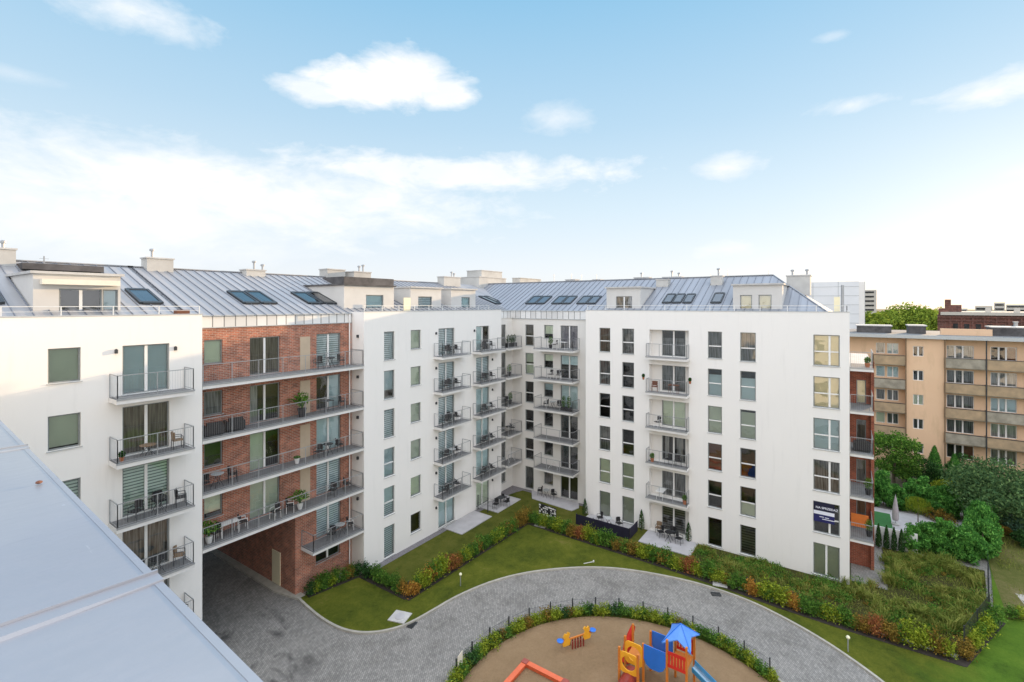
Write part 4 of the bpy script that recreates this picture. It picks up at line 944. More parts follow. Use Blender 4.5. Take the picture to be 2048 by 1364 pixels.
Yf.wall(m, sM[0], sM[1], 0, zr, [w_[:4] for w_ in ws], .12, -1)
for s in sM: m.quad(Yf.pt(s, -1, 0), Yf.pt(s, 0, 0), Yf.pt(s, 0, zr), Yf.pt(s, -1, zr))
m.quad((72, 8, 0), (84, 8, 0), (84, 8, zr), (72, 8, zr)); m.build('wall', 'stucco_yellow', ylw)
m = MB(); Yf.box(m, sL[0], sR[1], .6, .65, 0, zr); m.build('interior', 'interior', ylw)
m = MB(); Yf.box(m, sL[0], sR[1], -1.35, 12, zr + .001, zr + .28); m.build('roof', 'deck', ylw)
m = MB(); Yf.box(m, sL[0], sR[1], -1.45, -1.36, zr - .1, zr + .3); m.build('gutter', 'frame_grey', ylw)
for a, b, c in ((1714, 1783, .8), (1818, 1852, .9), (1985, 2090, .9)):
    m = MB(); Yf.box(m, Yf.s_(a, 2), Yf.s_(b, 2), 2, 5, zr + .28, zr + .28 + c); m.build('roof_hatch', 'bitumen', ylw)
    m = MB(); Yf.box(m, Yf.s_(a, 2) - .1, Yf.s_(b, 2) + .1, 1.9, 5.1, zr + .281 + c, zr + .4 + c); m.build('roof_hatch_cap', 'concrete', ylw)
m = MB(); Yf.box(m, sM[1] - .05, Yf.s_(1985, 1), 1, 1.4, zr + .281, zr + 1.0); m.build('roof_parapet', 'stucco_yellow', ylw)
for w_ in wy: window(Yf, ylw, *w_[:4], style=w_[4], lay=w_[5], frame='frame_white', sill=False)
Ym = Face(71, 0, -90)
for w_ in ws: window(Ym, ylw, w_[0], w_[1], w_[2], w_[3], style=w_[4], lay=w_[5], frame='frame_white', sill=False)
for i, zf in enumerate(zf5[:4] ):
    for j, (a, b) in enumerate(((Yf.s_(1748, -1), sM[0] - .02), (sM[1] + .02, Yf.s_(1973, -1)), (Yf.s_(1974, -1), Yf.s_(2070, -1)), (Yf.s_(2071, -1), Yf.s_(2170, -1)))):
        m = MB(); Yf.box(m, a, b, -1.1, -.01, zf - .12, zf); bl = m.build('balcony', 'parapet_grey', ylw)
        m = MB(); Yf.box(m, a, b, -1.14, -1.04, zf - .05, zf + .98); Yf.box(m, a, a + .08, -1.04, -.02, zf + .002, zf + .97); m.build('balcony_parapet', 'parapet_stained' if (i + j) % 3 != 1 else 'parapet_grey', bl)
        m = MB(); Yf.box(m, a, b, -1.17, -1.01, zf + .981, zf + 1.03); m.build('balcony_rail', 'steel_dark', bl)
for px in (1812, 1890, 1973):
    m = MB(); p = Yf.pt(Yf.s_(px, -1.2), -1.2, 0); m.bar((p[0], p[1], 0), (p[0], p[1], zr), .06, 6); m.build('downpipe', 'tan_weave' if px != 1973 else 'steel_dark', ylw)
chimney(ylw, Yf, 2030, 2036, 645, 6, zr, .6)

# ---------------------------------------------------------------- distant things
def dbox(name, px0, px1, pyt, Y, depth, label, cat, mat, rz=0):
    a0, a1 = math.atan((px0 - 1024) / 960), math.atan((px1 - 1024) / 960); t = math.tan((a0 + a1) / 2); cx, cy = (SH * t + CH) * Y, (-CH * t + SH) * Y; wd = (a1 - a0) * Y / math.cos((a0 + a1) / 2); rz -= (a0 + a1) / 2; zt = H + (609 - pyt) / 960 * Y
    r = root(name, (cx, cy, 0), label, cat, None, R(HEAD - 90) + rz); m = MB(); m.box(-wd / 2, wd / 2, 0, depth, 0, zt); link('wall', m.mesh('wall', mat), r); return r, wd, zt
r, wd, zt = dbox('office_tower', 1596, 1718, 564, 86, 14, 'pale panelled tower rising directly behind the right end of the long white block', 'building', 'tower_panel')
m = MB()
for k in range(7): m.box(-wd / 2 - .01, wd / 2 + .01, -.03, .0, zt - 1.6 * k - .9, zt - 1.6 * k - .84)
for k in range(3): m.box(-wd / 2 + 2.3 + 3.8 * k, -wd / 2 + 2.37 + 3.8 * k, -.034, .0, 8, zt)
link('panel_joint', m.mesh('panel_joint', 'frame_grey'), r)
m = MB(); m.box(wd / 2, wd / 2 + .8, .3, 12, 0, zt - .1); link('side_wall', m.mesh('side_wall', 'stucco_white'), r)
r, wd, zt = dbox('tower_block', 1728, 1753, 580, 240, 14, 'small beige tower block on the horizon between the panelled tower and the trees', 'building', 'far_concrete')
m = MB()
for k in range(5): m.box(-wd / 2, wd / 2 - 1, -.2, 0, zt - 2.2 * k - 1.5, zt - 2.2 * k - .7)
link('window_band', m.mesh('window_band', 'interior'), r)
r, wd, zt = dbox('brick_hall', 1875, 2120, 631, 118, 20, 'old dark red brick hall on the skyline behind the ochre building', 'building', 'brick_far', .05)
m = MB(); m.box(-wd / 2 + .6, wd / 2, -.6, 20.5, zt + .002, zt + .8); link('roof', m.mesh('roof', 'far_concrete'), r)
m = MB(); m.box(-wd / 2 + 1.4, -wd / 2 + 2.6, .5, 2, zt, zt + 4.0); m.box(-wd / 2 + 2.6, -wd / 2 + 4.6, .5, 2.4, zt, zt + 2.6); m.box(-wd / 2 + .2, -wd / 2 + 1.4, .5, 2, zt, zt + 1.7); link('chimney', m.mesh('chimney', 'brick_far'), r)
m = MB()
for k in range(12): m.box(-wd / 2 + 3 + k * 2.1, -wd / 2 + 3.9 + k * 2.1, -.06, .0, zt - 4.4, zt - 2.2)
link('window', m.mesh('window', 'interior'), r); m = MB()
for k in range(13): m.box(-wd / 2 + 2.3 + k * 2.1, -wd / 2 + 2.65 + k * 2.1, -.22, .0, zt - 8, zt - .7)
m.box(-wd / 2, wd / 2, -.3, -.0, zt - .7, zt - .3); m.box(-wd / 2, wd / 2, -.25, -.0, zt - 1.6, zt - 1.35)
link('pilasters', m.mesh('pilasters', 'brick_far'), r)
m = MB()
for k in range(4): m.box(-wd / 2 + 9 + k * 5, -wd / 2 + 10 + k * 5, 2, 3, zt + .8, zt + 1.9)
link('roof_vent', m.mesh('roof_vent', 'far_concrete'), r)
for i, (a, b, t_, Y, lab) in enumerate(((1950, 1985, 612, 260, 'low grey block on the horizon left of the tallest skyline block'), (1988, 2010, 605, 300, 'tallest square block on the right horizon'), (2012, 2060, 609, 330, 'wide low block on the horizon at the right edge of the view'), (1900, 1935, 617, 300, 'long flat block on the horizon just right of the brick chimney'))):
    r, wd, zt = dbox('city_block', a, b, t_, Y, 12, lab, 'building', 'far_concrete'); r['group'] = 'buildings on the horizon'
    m = MB()
    for k in range(3): m.box(-wd / 2 + .5, wd / 2 - .5, -.2, 0, zt - 2.6 * k - 2, zt - 2.6 * k - 1)
    link('window_band', m.mesh('window_band', 'interior'), r)

# ================================================================== VEGETATION
def leaf_cloud(mb, n, rx, ry, rz_, cz, size, rnd, fill=.35, up=.0):
    for _ in range(n):
        while True:
            p = Vector((rnd.uniform(-1, 1), rnd.uniform(-1, 1), rnd.uniform(-1, 1)))
            if fill < p.length < 1: break
        c = Vector((p.x * rx, p.y * ry, p.z * rz_ + cz)); a = Vector((rnd.gauss(0, 1), rnd.gauss(0, 1), rnd.gauss(0, 1) + up)).normalized()
        b = a.orthogonal().normalized(); b.rotate(Matrix.Rotation(rnd.uniform(0, 6.28), 3, a)); s = size * rnd.uniform(.6, 1.3)
        t = a.cross(b); i = len(mb.v)
        mb.v += [tuple(c - b * s), tuple(c - t * s * .45), tuple(c + b * s), tuple(c + t * s * .45 )]; mb.f.append((i, i + 1, i + 2, i + 3))
def clumps(mb, nc, per, spread, cr, size, rnd, cz, flat=1.0):
    for _ in range(nc):
        while True:
            p = Vector((rnd.uniform(-1, 1), rnd.uniform(-1, 1), rnd.uniform(-1, 1)))
            if .35 < p.length < 1: break
        k = MB(); r = cr * rnd.uniform(.6, 1.25); leaf_cloud(k, per, r, r, r * .75 * flat, 0, size, rnd, .2)
        o = (p.x * spread[0], p.y * spread[1], p.z * spread[2] + cz); i = len(mb.v)
        mb.v += [(x + o[0], y + o[1], z + o[2]) for x, y, z in k.v]; mb.f += [tuple(i + q_ for q_ in f_) for f_ in k.f]
SHR = {}
def shrub_proto(mat, seed, size=.055, n=620):
    key = (mat, seed, size, n)
    if key not in SHR:
        rnd = random.Random(seed); m = MB()
        for _ in range(20):                # leafy shoots of uneven height
            a = rnd.uniform(0, 6.28); lean = rnd.uniform(.05, .42); hh = rnd.uniform(.45, 1.0) * (1 - lean * .5); bx, by = rnd.uniform(-.12, .12), rnd.uniform(-.12, .12)
            for k in range(n // 20):
                t = rnd.uniform(.12, 1) ** .8; w_ = .03 + .10 * (1 - t * .6); c = Vector((bx + math.cos(a) * lean * t + rnd.gauss(0, w_), by + math.sin(a) * lean * t + rnd.gauss(0, w_), hh * t + rnd.gauss(0, .03)))
                q_ = MB(); leaf_cloud(q_, 1, .01, .01, .01, 0, size, rnd, 0, .6); i = len(m.v); m.v += [(x + c.x, y + c.y, max(.01, z + c.z)) for x, y, z in q_.v]; m.f.append((i, i + 1, i + 2, i + 3))
        st = MB()
        for _ in range(5): st.bar((rnd.uniform(-.04, .04), rnd.uniform(-.04, .04), 0), (rnd.uniform(-.2, .2), rnd.uniform(-.2, .2), .5), .01, 4)
        SHR[key] = (m.mesh('foliage', mat), st.mesh('stem', 'trunk'))
    return SHR[key]
def shrub(x, y, z, mat, sc, label, group, seed=0, name='shrub', cat='shrub', size=.055, n=620):
    fo, st = shrub_proto(mat, seed, size, n); o = link(name, None, None, (x, y, z), random.uniform(0, 6.28)); o.scale = sc
    tag(o, label, cat, group); link('foliage', fo, o); link('stem', st, o); return o
def along(P, step):
    out = []; acc = 0
    for a, b in zip(P[:-1], P[1:]):
        L = math.hypot(b[0] - a[0], b[1] - a[1]); t = acc
        while t < L: out.append((a[0] + (b[0] - a[0]) * t / L, a[1] + (b[1] - a[1]) * t / L)); t += step
        acc = t - L
    return out
CN = {'leaf_green': 'green', 'leaf_lime': 'yellow-green', 'leaf_orange': 'orange', 'leaf_red': 'red', 'leaf_bronze': 'bronze brown', 'leaf_dark': 'dark green'}
def hedge(P, seq, where, group, step=.42, sc=(1, 1, 1.1)):
    pts = along(P, step); n = len(pts)
    for i, (x, y) in enumerate(pts):
        mat = seq[min(len(seq) - 1, int(i / n * len(seq)))] if random.random() < .85 else random.choice([g_, l_, l_, g_, b_])
        s = random.uniform(.95, 1.4); shrub(x + random.uniform(-.1, .1), y + random.uniform(-.1, .1), .07, mat, (sc[0] * s, sc[1] * s, sc[2] * s * random.uniform(.75, 1.15)), f'{CN[mat]} shrub {where}', group, random.randint(0, 3))
g_, l_, o_, r_, b_, d_ = 'leaf_green', 'leaf_lime', 'leaf_orange', 'leaf_red', 'leaf_bronze', 'leaf_dark'
hedge([(18.2, 28.75), (21.4, 28.1)], [d_, g_, g_, l_, g_, b_, g_, d_], 'in the short hedge below the brick wall', 'shrubs of the short hedge by the brick wall', .36, (1, 1, 1.15))
hedge([(21.7, 27.6), (21.75, 23.6)], [d_, g_, l_, g_, g_, b_], 'in the cross hedge at the white wall corner', 'shrubs of the cross hedge', .42, (.9, .9, 1.0))
hedge([(21.7, 23.2), (35.1, 22.8)], [o_, g_, l_, o_, l_, l_, r_, b_, g_, l_, g_, b_, g_, g_, l_, g_, g_, b_, g_, b_, b_, b_, b_], 'in the hedge along the left lawn edge', 'shrubs of the left lawn hedge', .36)
hedge([(35.1, 22.6), (34.9, 8), (34.4, 2), (34.5, -4.8)], [g_, g_, l_, g_, l_, g_, b_, r_, l_, l_, g_, g_, b_, g_, b_, l_, l_, g_, g_, l_, r_, l_, g_, l_, b_, g_, o_, l_, l_, l_, o_, g_, g_, l_, g_, b_, r_, b_, l_, l_, b_, l_], 'in the long hedge in front of the right block', 'shrubs of the long right hedge', .34)
hedge([(34.9, -5.2), (37, -6.1), (39.6, -7.2)], [b_, l_, l_, l_, g_, g_], 'in the hedge bend at the right lawn tip', 'shrubs of the hedge bend', .5)
# low bed plants behind the playground fence
fa = [(PC[0] + 8.62 * math.cos(R(a)), PC[1] + 8.62 * math.sin(R(a))) for a in [(-32 + i * 2.3) for i in range(66)]]
for i, (x, y) in enumerate(fa):
    mat = random.choice([g_, l_, l_, b_, g_, l_, d_] if i < 48 else [g_, d_, l_]); s = random.uniform(.8, 1.15)
    shrub(x + random.uniform(-.08, .08), y + random.uniform(-.08, .08), .05, mat, (s, s, s * .75), f'low {CN[mat]} plant in the ring bed around the playground', 'low plants of the playground bed', random.randint(0, 3))
# weeds and tufts (uncountable)
def tufts(name, polyfn, n, zb, hmin, hmax, mat, label, seed=1, lean=.35, wdt=.012):
    rnd = random.Random(seed); m = MB(); k = 0
    while k < n:
        p = polyfn(rnd)
        if p is None: continue
        k += 1; h = rnd.uniform(hmin, hmax)
        if name == 'wild_grass': h *= (.55 if p[0] < 39.2 and p[1] > -1 else .75 + .45 * math.sin(p[0] * 1.9 + p[1]) * math.sin(p[1] * 1.6))
        a = rnd.uniform(0, 6.28); dx, dy = math.cos(a) * wdt, math.sin(a) * wdt; lx, ly = rnd.gauss(0, lean) * h, rnd.gauss(0, lean) * h
        x, y = p; m.quad((x - dx, y - dy, zb), (x + dx, y + dy, zb), (x + lx * .5 + dx * .8, y + ly * .5 + dy * .8, zb + h * .6), (x + lx, y + ly, zb + h))
    return tag(m.build(name, mat), label, None, None, 'stuff')
def wild(rnd):
    x = rnd.uniform(35.3, 47.2); y = rnd.uniform(-8, 14)
    if x < 39.4 and (y > 9.3 or y < -5.2 - (x - 35) * .42): return None
    if x >= 39.4 and (y > -.4 if x < 40.4 else y > -2.3): return None
    if x >= 39.4 and y < -7.0 - (x - 40) * .13: return None
    return x, y
def wild2(rnd):
    while True:
        p = wild(rnd)
        if p and (math.sin(p[0] * 1.7) + math.sin(p[1] * 1.3 + p[0]) + rnd.uniform(-1, 1)) > .2: return p
m = MB(); m.poly([(35.3, 9.4), (35.3, -5.1), (40, -7.0), (47.2, -8.1), (47.2, -2.3), (40.3, -2.3), (40.3, -.3), (39.55, -.3), (39.55, 9.4)], .082); struct('wild_ground', m, 'wild_soil')
tufts('wild_grass', wild, 12000, .06, .08, .34, 'leaf_wild', 'tall unmown olive grass in the garden at the right end', 3, .5, .02)
rnd = random.Random(21); m = MB()
for _ in range(420):                       # tussocks of long leaning blades
    p = wild2(rnd); hh = rnd.uniform(.25, .8) * (.55 if p[0] < 39.2 and p[1] > -.5 else 1); r0 = rnd.uniform(.05, .2); sw0, sw1 = rnd.gauss(0, .25), rnd.gauss(0, .25)
    for _ in range(46):
        a = rnd.uniform(0, 6.28); x, y = p[0] + rnd.gauss(0, r0), p[1] + rnd.gauss(0, r0); h = hh * rnd.uniform(.5, 1.1); ox, oy = (math.cos(a) * .35 + sw0) * h, (math.sin(a) * .35 + sw1) * h; dx, dy = -math.sin(a) * .016, math.cos(a) * .016
        m.quad((x - dx, y - dy, .07), (x + dx, y + dy, .07), (x + dx + ox * .5, y + dy + oy * .5, .07 + h * .75), (x - dx + ox * .5, y - dy + oy * .5, .07 + h * .75)); m.quad((x - dx + ox * .5, y - dy + oy * .5, .07 + h * .75), (x + dx + ox * .5, y + dy + oy * .5, .07 + h * .75), (x + ox * 1.3, y + oy * 1.3, .07 + h))
tag(m.build('tussock_grass', 'leaf_wild'), 'leaning tussocks of long pale grass in the unmown garden', kind='stuff')
rnd = random.Random(5); m = MB()
for _ in range(380):
    p = wild2(rnd); k = MB(); r0 = rnd.uniform(.18, .6); leaf_cloud(k, 70, r0, r0, r0 * .5, 0, .06, rnd, .1, .7); i = len(m.v)
    m.v += [(x + p[0], y + p[1], z + .08 + r0 * .4) for x, y, z in k.v]; m.f += [tuple(i + q_ for q_ in f_) for f_ in k.f]
tag(m.build('weeds', 'leaf_green'), 'matted green weeds spreading through the unmown garden', kind='stuff')
rnd = random.Random(15); m = MB()
for _ in range(130):
    p = wild2(rnd); k = MB(); r0 = rnd.uniform(.15, .45); leaf_cloud(k, 60, r0, r0, r0 * .6, 0, .05, rnd, .1, .7); i = len(m.v)
    m.v += [(x + p[0], y + p[1], z + .08 + r0 * .4) for x, y, z in k.v]; m.f += [tuple(i + q_ for q_ in f_) for f_ in k.f]
tag(m.build('dry_weeds', 'leaf_bronze'), 'brown dried weeds scattered through the unmown garden', kind='stuff')
def meadow_pts(rnd):
    x, y = rnd.uniform(41, 62), rnd.uniform(-22, -8.8)
    if y > -8.6 - (x - 47) * .1 - .3 or (x < 47.2 and y > -9.0 - (x - 41.5) * .0 and x < 41.6): return None
    if math.sin(x * 1.3) + math.sin(y * 1.1 + x * .6) + rnd.uniform(-1, 1) < .1: return None
    return x, y
tufts('meadow_grass', meadow_pts, 7000, .08, .05, .28, 'leaf_wild', 'rough olive grass tufts on the open ground at the far right', 8, .5, .02)
for i, (x, y) in enumerate(((41.2, -8.6), (41.6, -9.5), (42.0, -10.3), (42.3, -11.3), (41.0, -8.2))):
    shrub(x, y, .08, ['leaf_lime', 'leaf_green', 'leaf_bronze', 'leaf_lime', 'leaf_green'][i], (1.1, 1.1, .9), ['yellow-green', 'green', 'bronze brown', 'yellow-green', 'green'][i] + ' shrub on the lawn boundary at the far right edge', 'shrubs of the far right lawn boundary', i % 4)
def onlawn(rnd):
    i = rnd.randrange(len(Ko) - 10); return (Ko[i][0] + rnd.gauss(0, .08) + .1, Ko[i][1] + rnd.gauss(0, .08) + .06)

def tree(name, x, y, h, cr, ch, mat, label, group=None, seed=0, nc=40, per=120, size=.16, th=.16, z0=0., cz=None, cat='tree'):
    rnd = random.Random(seed); o = root(name, (x, y, z0), label, cat, group)
    m = MB(); cz = cz if cz is not None else h - ch / 2; pts = [Vector((0, 0, 0)), Vector((rnd.uniform(-.1, .1), rnd.uniform(-.1, .1), cz * .5)), Vector((rnd.uniform(-.2, .2), rnd.uniform(-.2, .2), cz))]
    m.bar(pts[0], pts[1], (th, th * .8), 8); m.bar(pts[1], pts[2], (th * .8, th * .5), 8)
    for _ in range(7):
        a = rnd.uniform(0, 6.28); s = pts[1].lerp(pts[2], rnd.uniform(0, 1)); e = s + Vector((math.cos(a) * cr * .7, math.sin(a) * cr * .7, ch * .3)); m.bar(s, e, (th * .4, th * .12), 5)
    link('trunk', m.mesh('trunk', 'trunk'), o)
    m = MB(); clumps(m, nc, per, (cr * .85, cr * .85, ch * .42), cr * .32, size, rnd, cz); link('crown', m.mesh('crown', mat), o); return o
def conifer(x, y, h, r, mat, label, group, seed=0, n=1500, size=.07, z0=.05):
    rnd = random.Random(seed); o = root('conifer', (x, y, z0), label, 'conifer', group); m = MB(); m.lathe([(.05, 0), (.03, h * .8)], 6); link('trunk', m.mesh('trunk', 'trunk'), o); m = MB()
    for _ in range(n):
        t = rnd.random(); z = .08 + t * h * .95; rr = r * (min(1, t * 6 + .5)) * (1 - t ** 2.6) * rnd.uniform(.75, 1.05); a = rnd.uniform(0, 6.28); c = Vector((rr * math.cos(a), rr * math.sin(a), z))
        up = Vector((math.cos(a) * .3, math.sin(a) * .3, 1)).normalized(); sd_ = Vector((-math.sin(a), math.cos(a), rnd.uniform(-.4, .4))); s = size * rnd.uniform(.7, 1.3)
        m.quad(c - sd_ * s * .4, c + sd_ * s * .4, c + up * s * 1.6)
    link('crown', m.mesh('crown', mat), o); return o
# garden trees on the right
tree('tree', 57.5, -11.4, 5.2, 4.4, 4.4, 'leaf_tree', 'large spreading dark tree in front of the ochre building, right side', None, 11, 90, 170, .14, .18)
tree('tree', 62.0, -4.0, 6.4, 2.7, 5.2, 'leaf_green', 'round green tree beside the end wing, left of the dark garden shrubs', None, 12, 45, 150, .13)
tree('tree', 66.0, -18.5, 5.0, 3.2, 4.0, 'leaf_dark', 'dark bushy tree at the far right below the ochre balconies', None, 13, 45, 150, .14)
for i, (px, py, h, rr, mt, lab) in enumerate(((1812, 968, 2.6, 1.9, 'leaf_dark', 'low dark bush left of the left columnar conifer'), (1845, 972, 3.2, 1.8, 'leaf_dark', 'tall dark bush touching the left columnar conifer'), (1890, 975, 2.6, 1.5, 'leaf_dark', 'dark bush between the two columnar conifers'), (1938, 968, 3.3, 2.0, 'leaf_dark', 'dark bush right of the right columnar conifer'), (1905, 1000, 2.2, 1.6, 'leaf_lime', 'rounded light green bush behind the laurel hedge'), (2030, 1066, 1.5, 1.6, 'leaf_blue', 'blue-green spreading bush at the edge of the gravel'), (2000, 1072, .9, .8, 'leaf_bronze', 'small rusty shrub at the foot of the spreading tree'), (2048, 1096, 1.3, .9, 'leaf_dark', 'dark rounded bush at the right frame edge by the gravel'))):
    x, y = G(px, py); tree('bush', x, y, h, rr, h * .95, mt, lab, None, 30 + i, 22, 120, .10, .06, cat='bush')
for px, py, h, lab in ((1869, 972, 4.2, 'left and taller of the two green columnar conifers before the ochre building'), (1909, 980, 3.6, 'right and shorter of the two green columnar conifers before the ochre building')):
    x, y = G(px, py); conifer(x, y, h, .75, 'leaf_laurel', lab, 'columnar conifers before the ochre building', px, 2600, .12)
for i, px in enumerate((1757, 1773, 1788, 1803)):
    x, y = G(px, 1096 + i * 4); conifer(x, y, 1.8, .2, 'leaf_dark', f'{["leftmost", "second", "third", "rightmost"][i]} small dark conifer in front of the white panel fence', 'small conifers at the white fence', px, 900, .07)
for i, (px, py, h) in enumerate(((1170, 1033, 1.5), (1283, 1062, 1.7), (1377, 1085, 1.5))):
    x, y = G(px, py); conifer(x, y, h, .25, 'leaf_dark', ['small dark conifer by the patio at the left end of the long white block', 'small dark conifer at the right end of the navy screen', 'small dark conifer at the right end of the loggia patio'][i], 'small conifers along the white block', px, 700, .06)
# laurel hedges: individual bushes
def laurel(P, h, r, step, where, seed):
    for i, (x, y) in enumerate(along(P, step)):
        key = ('laurel', i % 3)
        if key not in SHR:
            rd = random.Random(seed + i); m = MB(); clumps(m, 40, 110, (.92, .92, 1.1), .34, .10, rd, 1.08); st = MB(); st.bar((0, 0, 0), (0, 0, 1.4), .04, 5); SHR[key] = (m.mesh('foliage', 'leaf_laurel'), st.mesh('stem', 'trunk'))
        o = link('laurel_bush', None, None, (x, y, .05), random.uniform(0, 6.28)); o.scale = (r * random.uniform(.8, 1.1), r * random.uniform(.8, 1.1), h / 2.2 * random.uniform(.72, 1.15)); tag(o, f'glossy bright green laurel bush in the {where}', 'bush', f'laurels of the {where}')
        link('foliage', SHR[key][0], o); link('stem', SHR[key][1], o)
laurel([(47.9, -4.4), (48.6, -8.3)], 2.5, 1.0, .8, 'near garden hedge', 50); laurel([(49.6, -8.4), (57, -9.6)], 3.0, 1.0, .9, 'garden hedge end', 51)
laurel([(57.0, -1.0), (57.8, -9.0)], 2.9, 1.15, .95, 'rear garden hedge', 52); laurel([(48.8, -5.2), (49.4, -8.0)], 2.3, .9, .9, 'near garden hedge', 53)
# garden behind the laurels
paved('garden_terrace', [(47.6, .5), (48.0, -4.0), (49.6, -8), (56.5, -8.6), (56, .5)], .09, 'patio')
paved('artificial_turf', [(49.3, .4), (49.6, -3.25), (55, -3.25), (55, .4)], .11, 'turf_green', .03)
wfnc = root('panel_fence', (47.7, -2, 0), 'white panel fence behind the four small conifers', 'fence')
for i in range(5):
    m = MB(); y1 = .2 - i * .95; m.box(47.62, 47.7, y1 - .88, y1, .05, 1.5); m.build('fence_panel', 'frame_white', wfnc)
x, y = G(1791, 1051); pu = root('patio_umbrella', (x, y, .11), 'closed mauve-grey patio umbrella beside the artificial turf', 'umbrella')
m = MB(); m.lathe([(.02, 0), (.02, 2.55)], 8); link('pole', m.mesh('pole', 'steel'), pu); m = MB(); m.lathe([(.20, .35), (.24, .5), (.22, 1.2), (.12, 2.0), (.03, 2.45), (.01, 2.5)], 9); link('canopy', m.mesh('canopy', 'umbrella_cloth'), pu); m = MB(); m.lathe([(.3, 0), (.3, .08), (.05, .1)], 12); link('base', m.mesh('base', 'concrete'), pu)
x, y = G(1836, 1046); o = root('weeping_tree', (x, y, .08), 'small weeping yellow-green tree on the garden terrace', 'tree'); m = MB(); m.bar((0, 0, 0), (0, 0, 2.1), .04, 6); link('trunk', m.mesh('trunk', 'trunk'), o); m = MB(); rnd = random.Random(77)
for _ in range(260):
    a = rnd.uniform(0, 6.28); r0 = rnd.uniform(.1, .9); z0_ = 2.2 - r0 * .35; z1_ = z0_ - rnd.uniform(.5, 1.3)
    for k in range(7):
        zz = z0_ + (z1_ - z0_) * k / 7; x_, y_ = r0 * math.cos(a) + rnd.gauss(0, .04), r0 * math.sin(a) + rnd.gauss(0, .04); m.quad((x_, y_, zz), (x_ + .03, y_ + .02, zz), (x_ + .01, y_, zz - .16))
link('crown', m.mesh('crown', 'leaf_lime'), o)
for px, py, lab in ((1862, 1040, 'low brown bush on the garden terrace beside the weeping tree'), (1893, 1050, 'low reddish bush on the garden terrace near the laurel hedge end')):
    x, y = G(px, py); tree('bush', x, y, 1.2, .9, 1.1, 'leaf_bronze', lab, None, px, 12, 90, .07, .04, cat='bush')
# distant trees
for i, (px, pt, Y, cr) in enumerate(((1742, 622, 150, 7), (1765, 613, 160, 8), (1795, 610, 170, 10), (1822, 607, 165, 10), (1850, 612, 160, 8), (1868, 620, 150, 7), (1735, 640, 140, 6), (1880, 614, 260, 9))):
    a, b = ray(px); zt = H + (609 - pt) / 960 * Y
    tree('tree', a * Y, b * Y, zt, cr, min(16, zt - 3), 'leaf_far', ['leftmost sunlit tree beyond the ochre roof', 'second sunlit tree beyond the ochre roof', 'third sunlit tree, left half of the rounded clump', 'tallest sunlit tree of the rounded clump', 'sunlit tree on the right shoulder of the clump', 'sunlit tree beside the brick hall', 'low sunlit tree at the foot of the panelled tower', 'hazy tree on the horizon behind the brick chimney'][i], 'trees beyond the ochre building', 200 + i, 55, 110, .55, .4)

# ================================================================== FENCES, SCREENS
pf = root('playground_fence', (20, 7.6, 0), 'thin dark mesh fence curving round the playground', 'fence')
AN = [-30 + i * 9.3 for i in range(15)]
def fp(a, r=8.82): return (PC[0] + r * math.cos(R(a)), PC[1] + r * math.sin(R(a)))
for a in AN:
    x, y = fp(a); m = MB(); m.box(x - .03, x + .03, y - .03, y + .03, .02, .98); m.build('post', 'steel_dark', pf)
for a, b in zip(AN[:-1], AN[1:]):
    m = MB(); p, q_ = fp(a), fp(b); n = 22
    for z_ in (.12, .35, .6, .88): m.bar((p[0], p[1], z_), (q_[0], q_[1], z_), .005 if z_ < .8 else .008, 3)
    for i in range(1, n): t = i / n; x, y = p[0] + (q_[0] - p[0]) * t, p[1] + (q_[1] - p[1]) * t; m.bar((x, y, .1), (x, y, .9), .003, 3)
    m.build('mesh_panel', 'steel_dark', pf)
x, y = fp(AN[-1] - 1.5, 8.66); sg = root('notice_board', (x, y, 0), 'plain cream notice board tied to the playground fence at the bottom', 'sign')
m = MB(); m.hexa([(x - .25, y + .02, .25), (x + .25, y + .14, .25), (x + .26, y + .16, .25), (x - .24, y + .04, .25), (x - .25, y + .02, 1.1), (x + .25, y + .14, 1.1), (x + .26, y + .16, 1.1), (x - .24, y + .04, 1.1)]); m.build('board', 'awning', sg)
def mesh_fence(name, P, h, lab, z=.08, postev=2.4, barsp=.06):
    r = root(name, (P[0][0], P[0][1], 0), lab, 'fence')
    for a, b in zip(P[:-1], P[1:]):
        L = math.hypot(b[0] - a[0], b[1] - a[1]); n = max(1, round(L / postev))
        for i in range(n):
            p = [a[k] + (b[k] - a[k]) * i / n for k in (0, 1)]; q_ = [a[k] + (b[k] - a[k]) * (i + 1) / n for k in (0, 1)]
            m = MB(); m.box(p[0] - .03, p[0] + .03, p[1] - .03, p[1] + .03, z, z + h + .05); m.build('post', 'steel_dark', r)
            m = MB(); k = int(L / n / barsp)
            for j in range(1, k): t = j / k; x, y = p[0] + (q_[0] - p[0]) * t, p[1] + (q_[1] - p[1]) * t; m.bar((x, y, z + .05), (x, y, z + h), .004, 3)
            for zz in (.06, h * .5, h): m.bar((p[0], p[1], z + zz), (q_[0], q_[1], z + zz), .007, 3)
            m.build('mesh_panel', 'steel_dark', r)
    return r
mesh_fence('garden_fence', [(35.3, -5.25), (40.0, -7.05), (47.2, -8.25)], 1.5, 'dark mesh fence closing the unmown garden on its right side', .08, 2.5, .05)
mesh_fence('garden_fence', [(21.95, 23.55), (35.25, 23.0)], .75, 'low dark wire fence behind the left lawn hedge', .07, 2.6, .12)
mesh_fence('garden_fence', [(35.3, 22.4), (35.15, 8), (34.95, -5.1)], .75, 'low dark wire fence behind the long right hedge', .07, 2.6, .12)
mesh_fence('garden_fence', [(34.6, 27.9), (34.6, 25.6)], 1.3, 'short dark dividing fence between the two left patios', .08, 1.2, .12)
x0, y0 = G(1181, 1029); ns = root('privacy_screen', (37.2, 17, 0), 'navy fabric privacy screen around the patio of the long white block', 'screen')
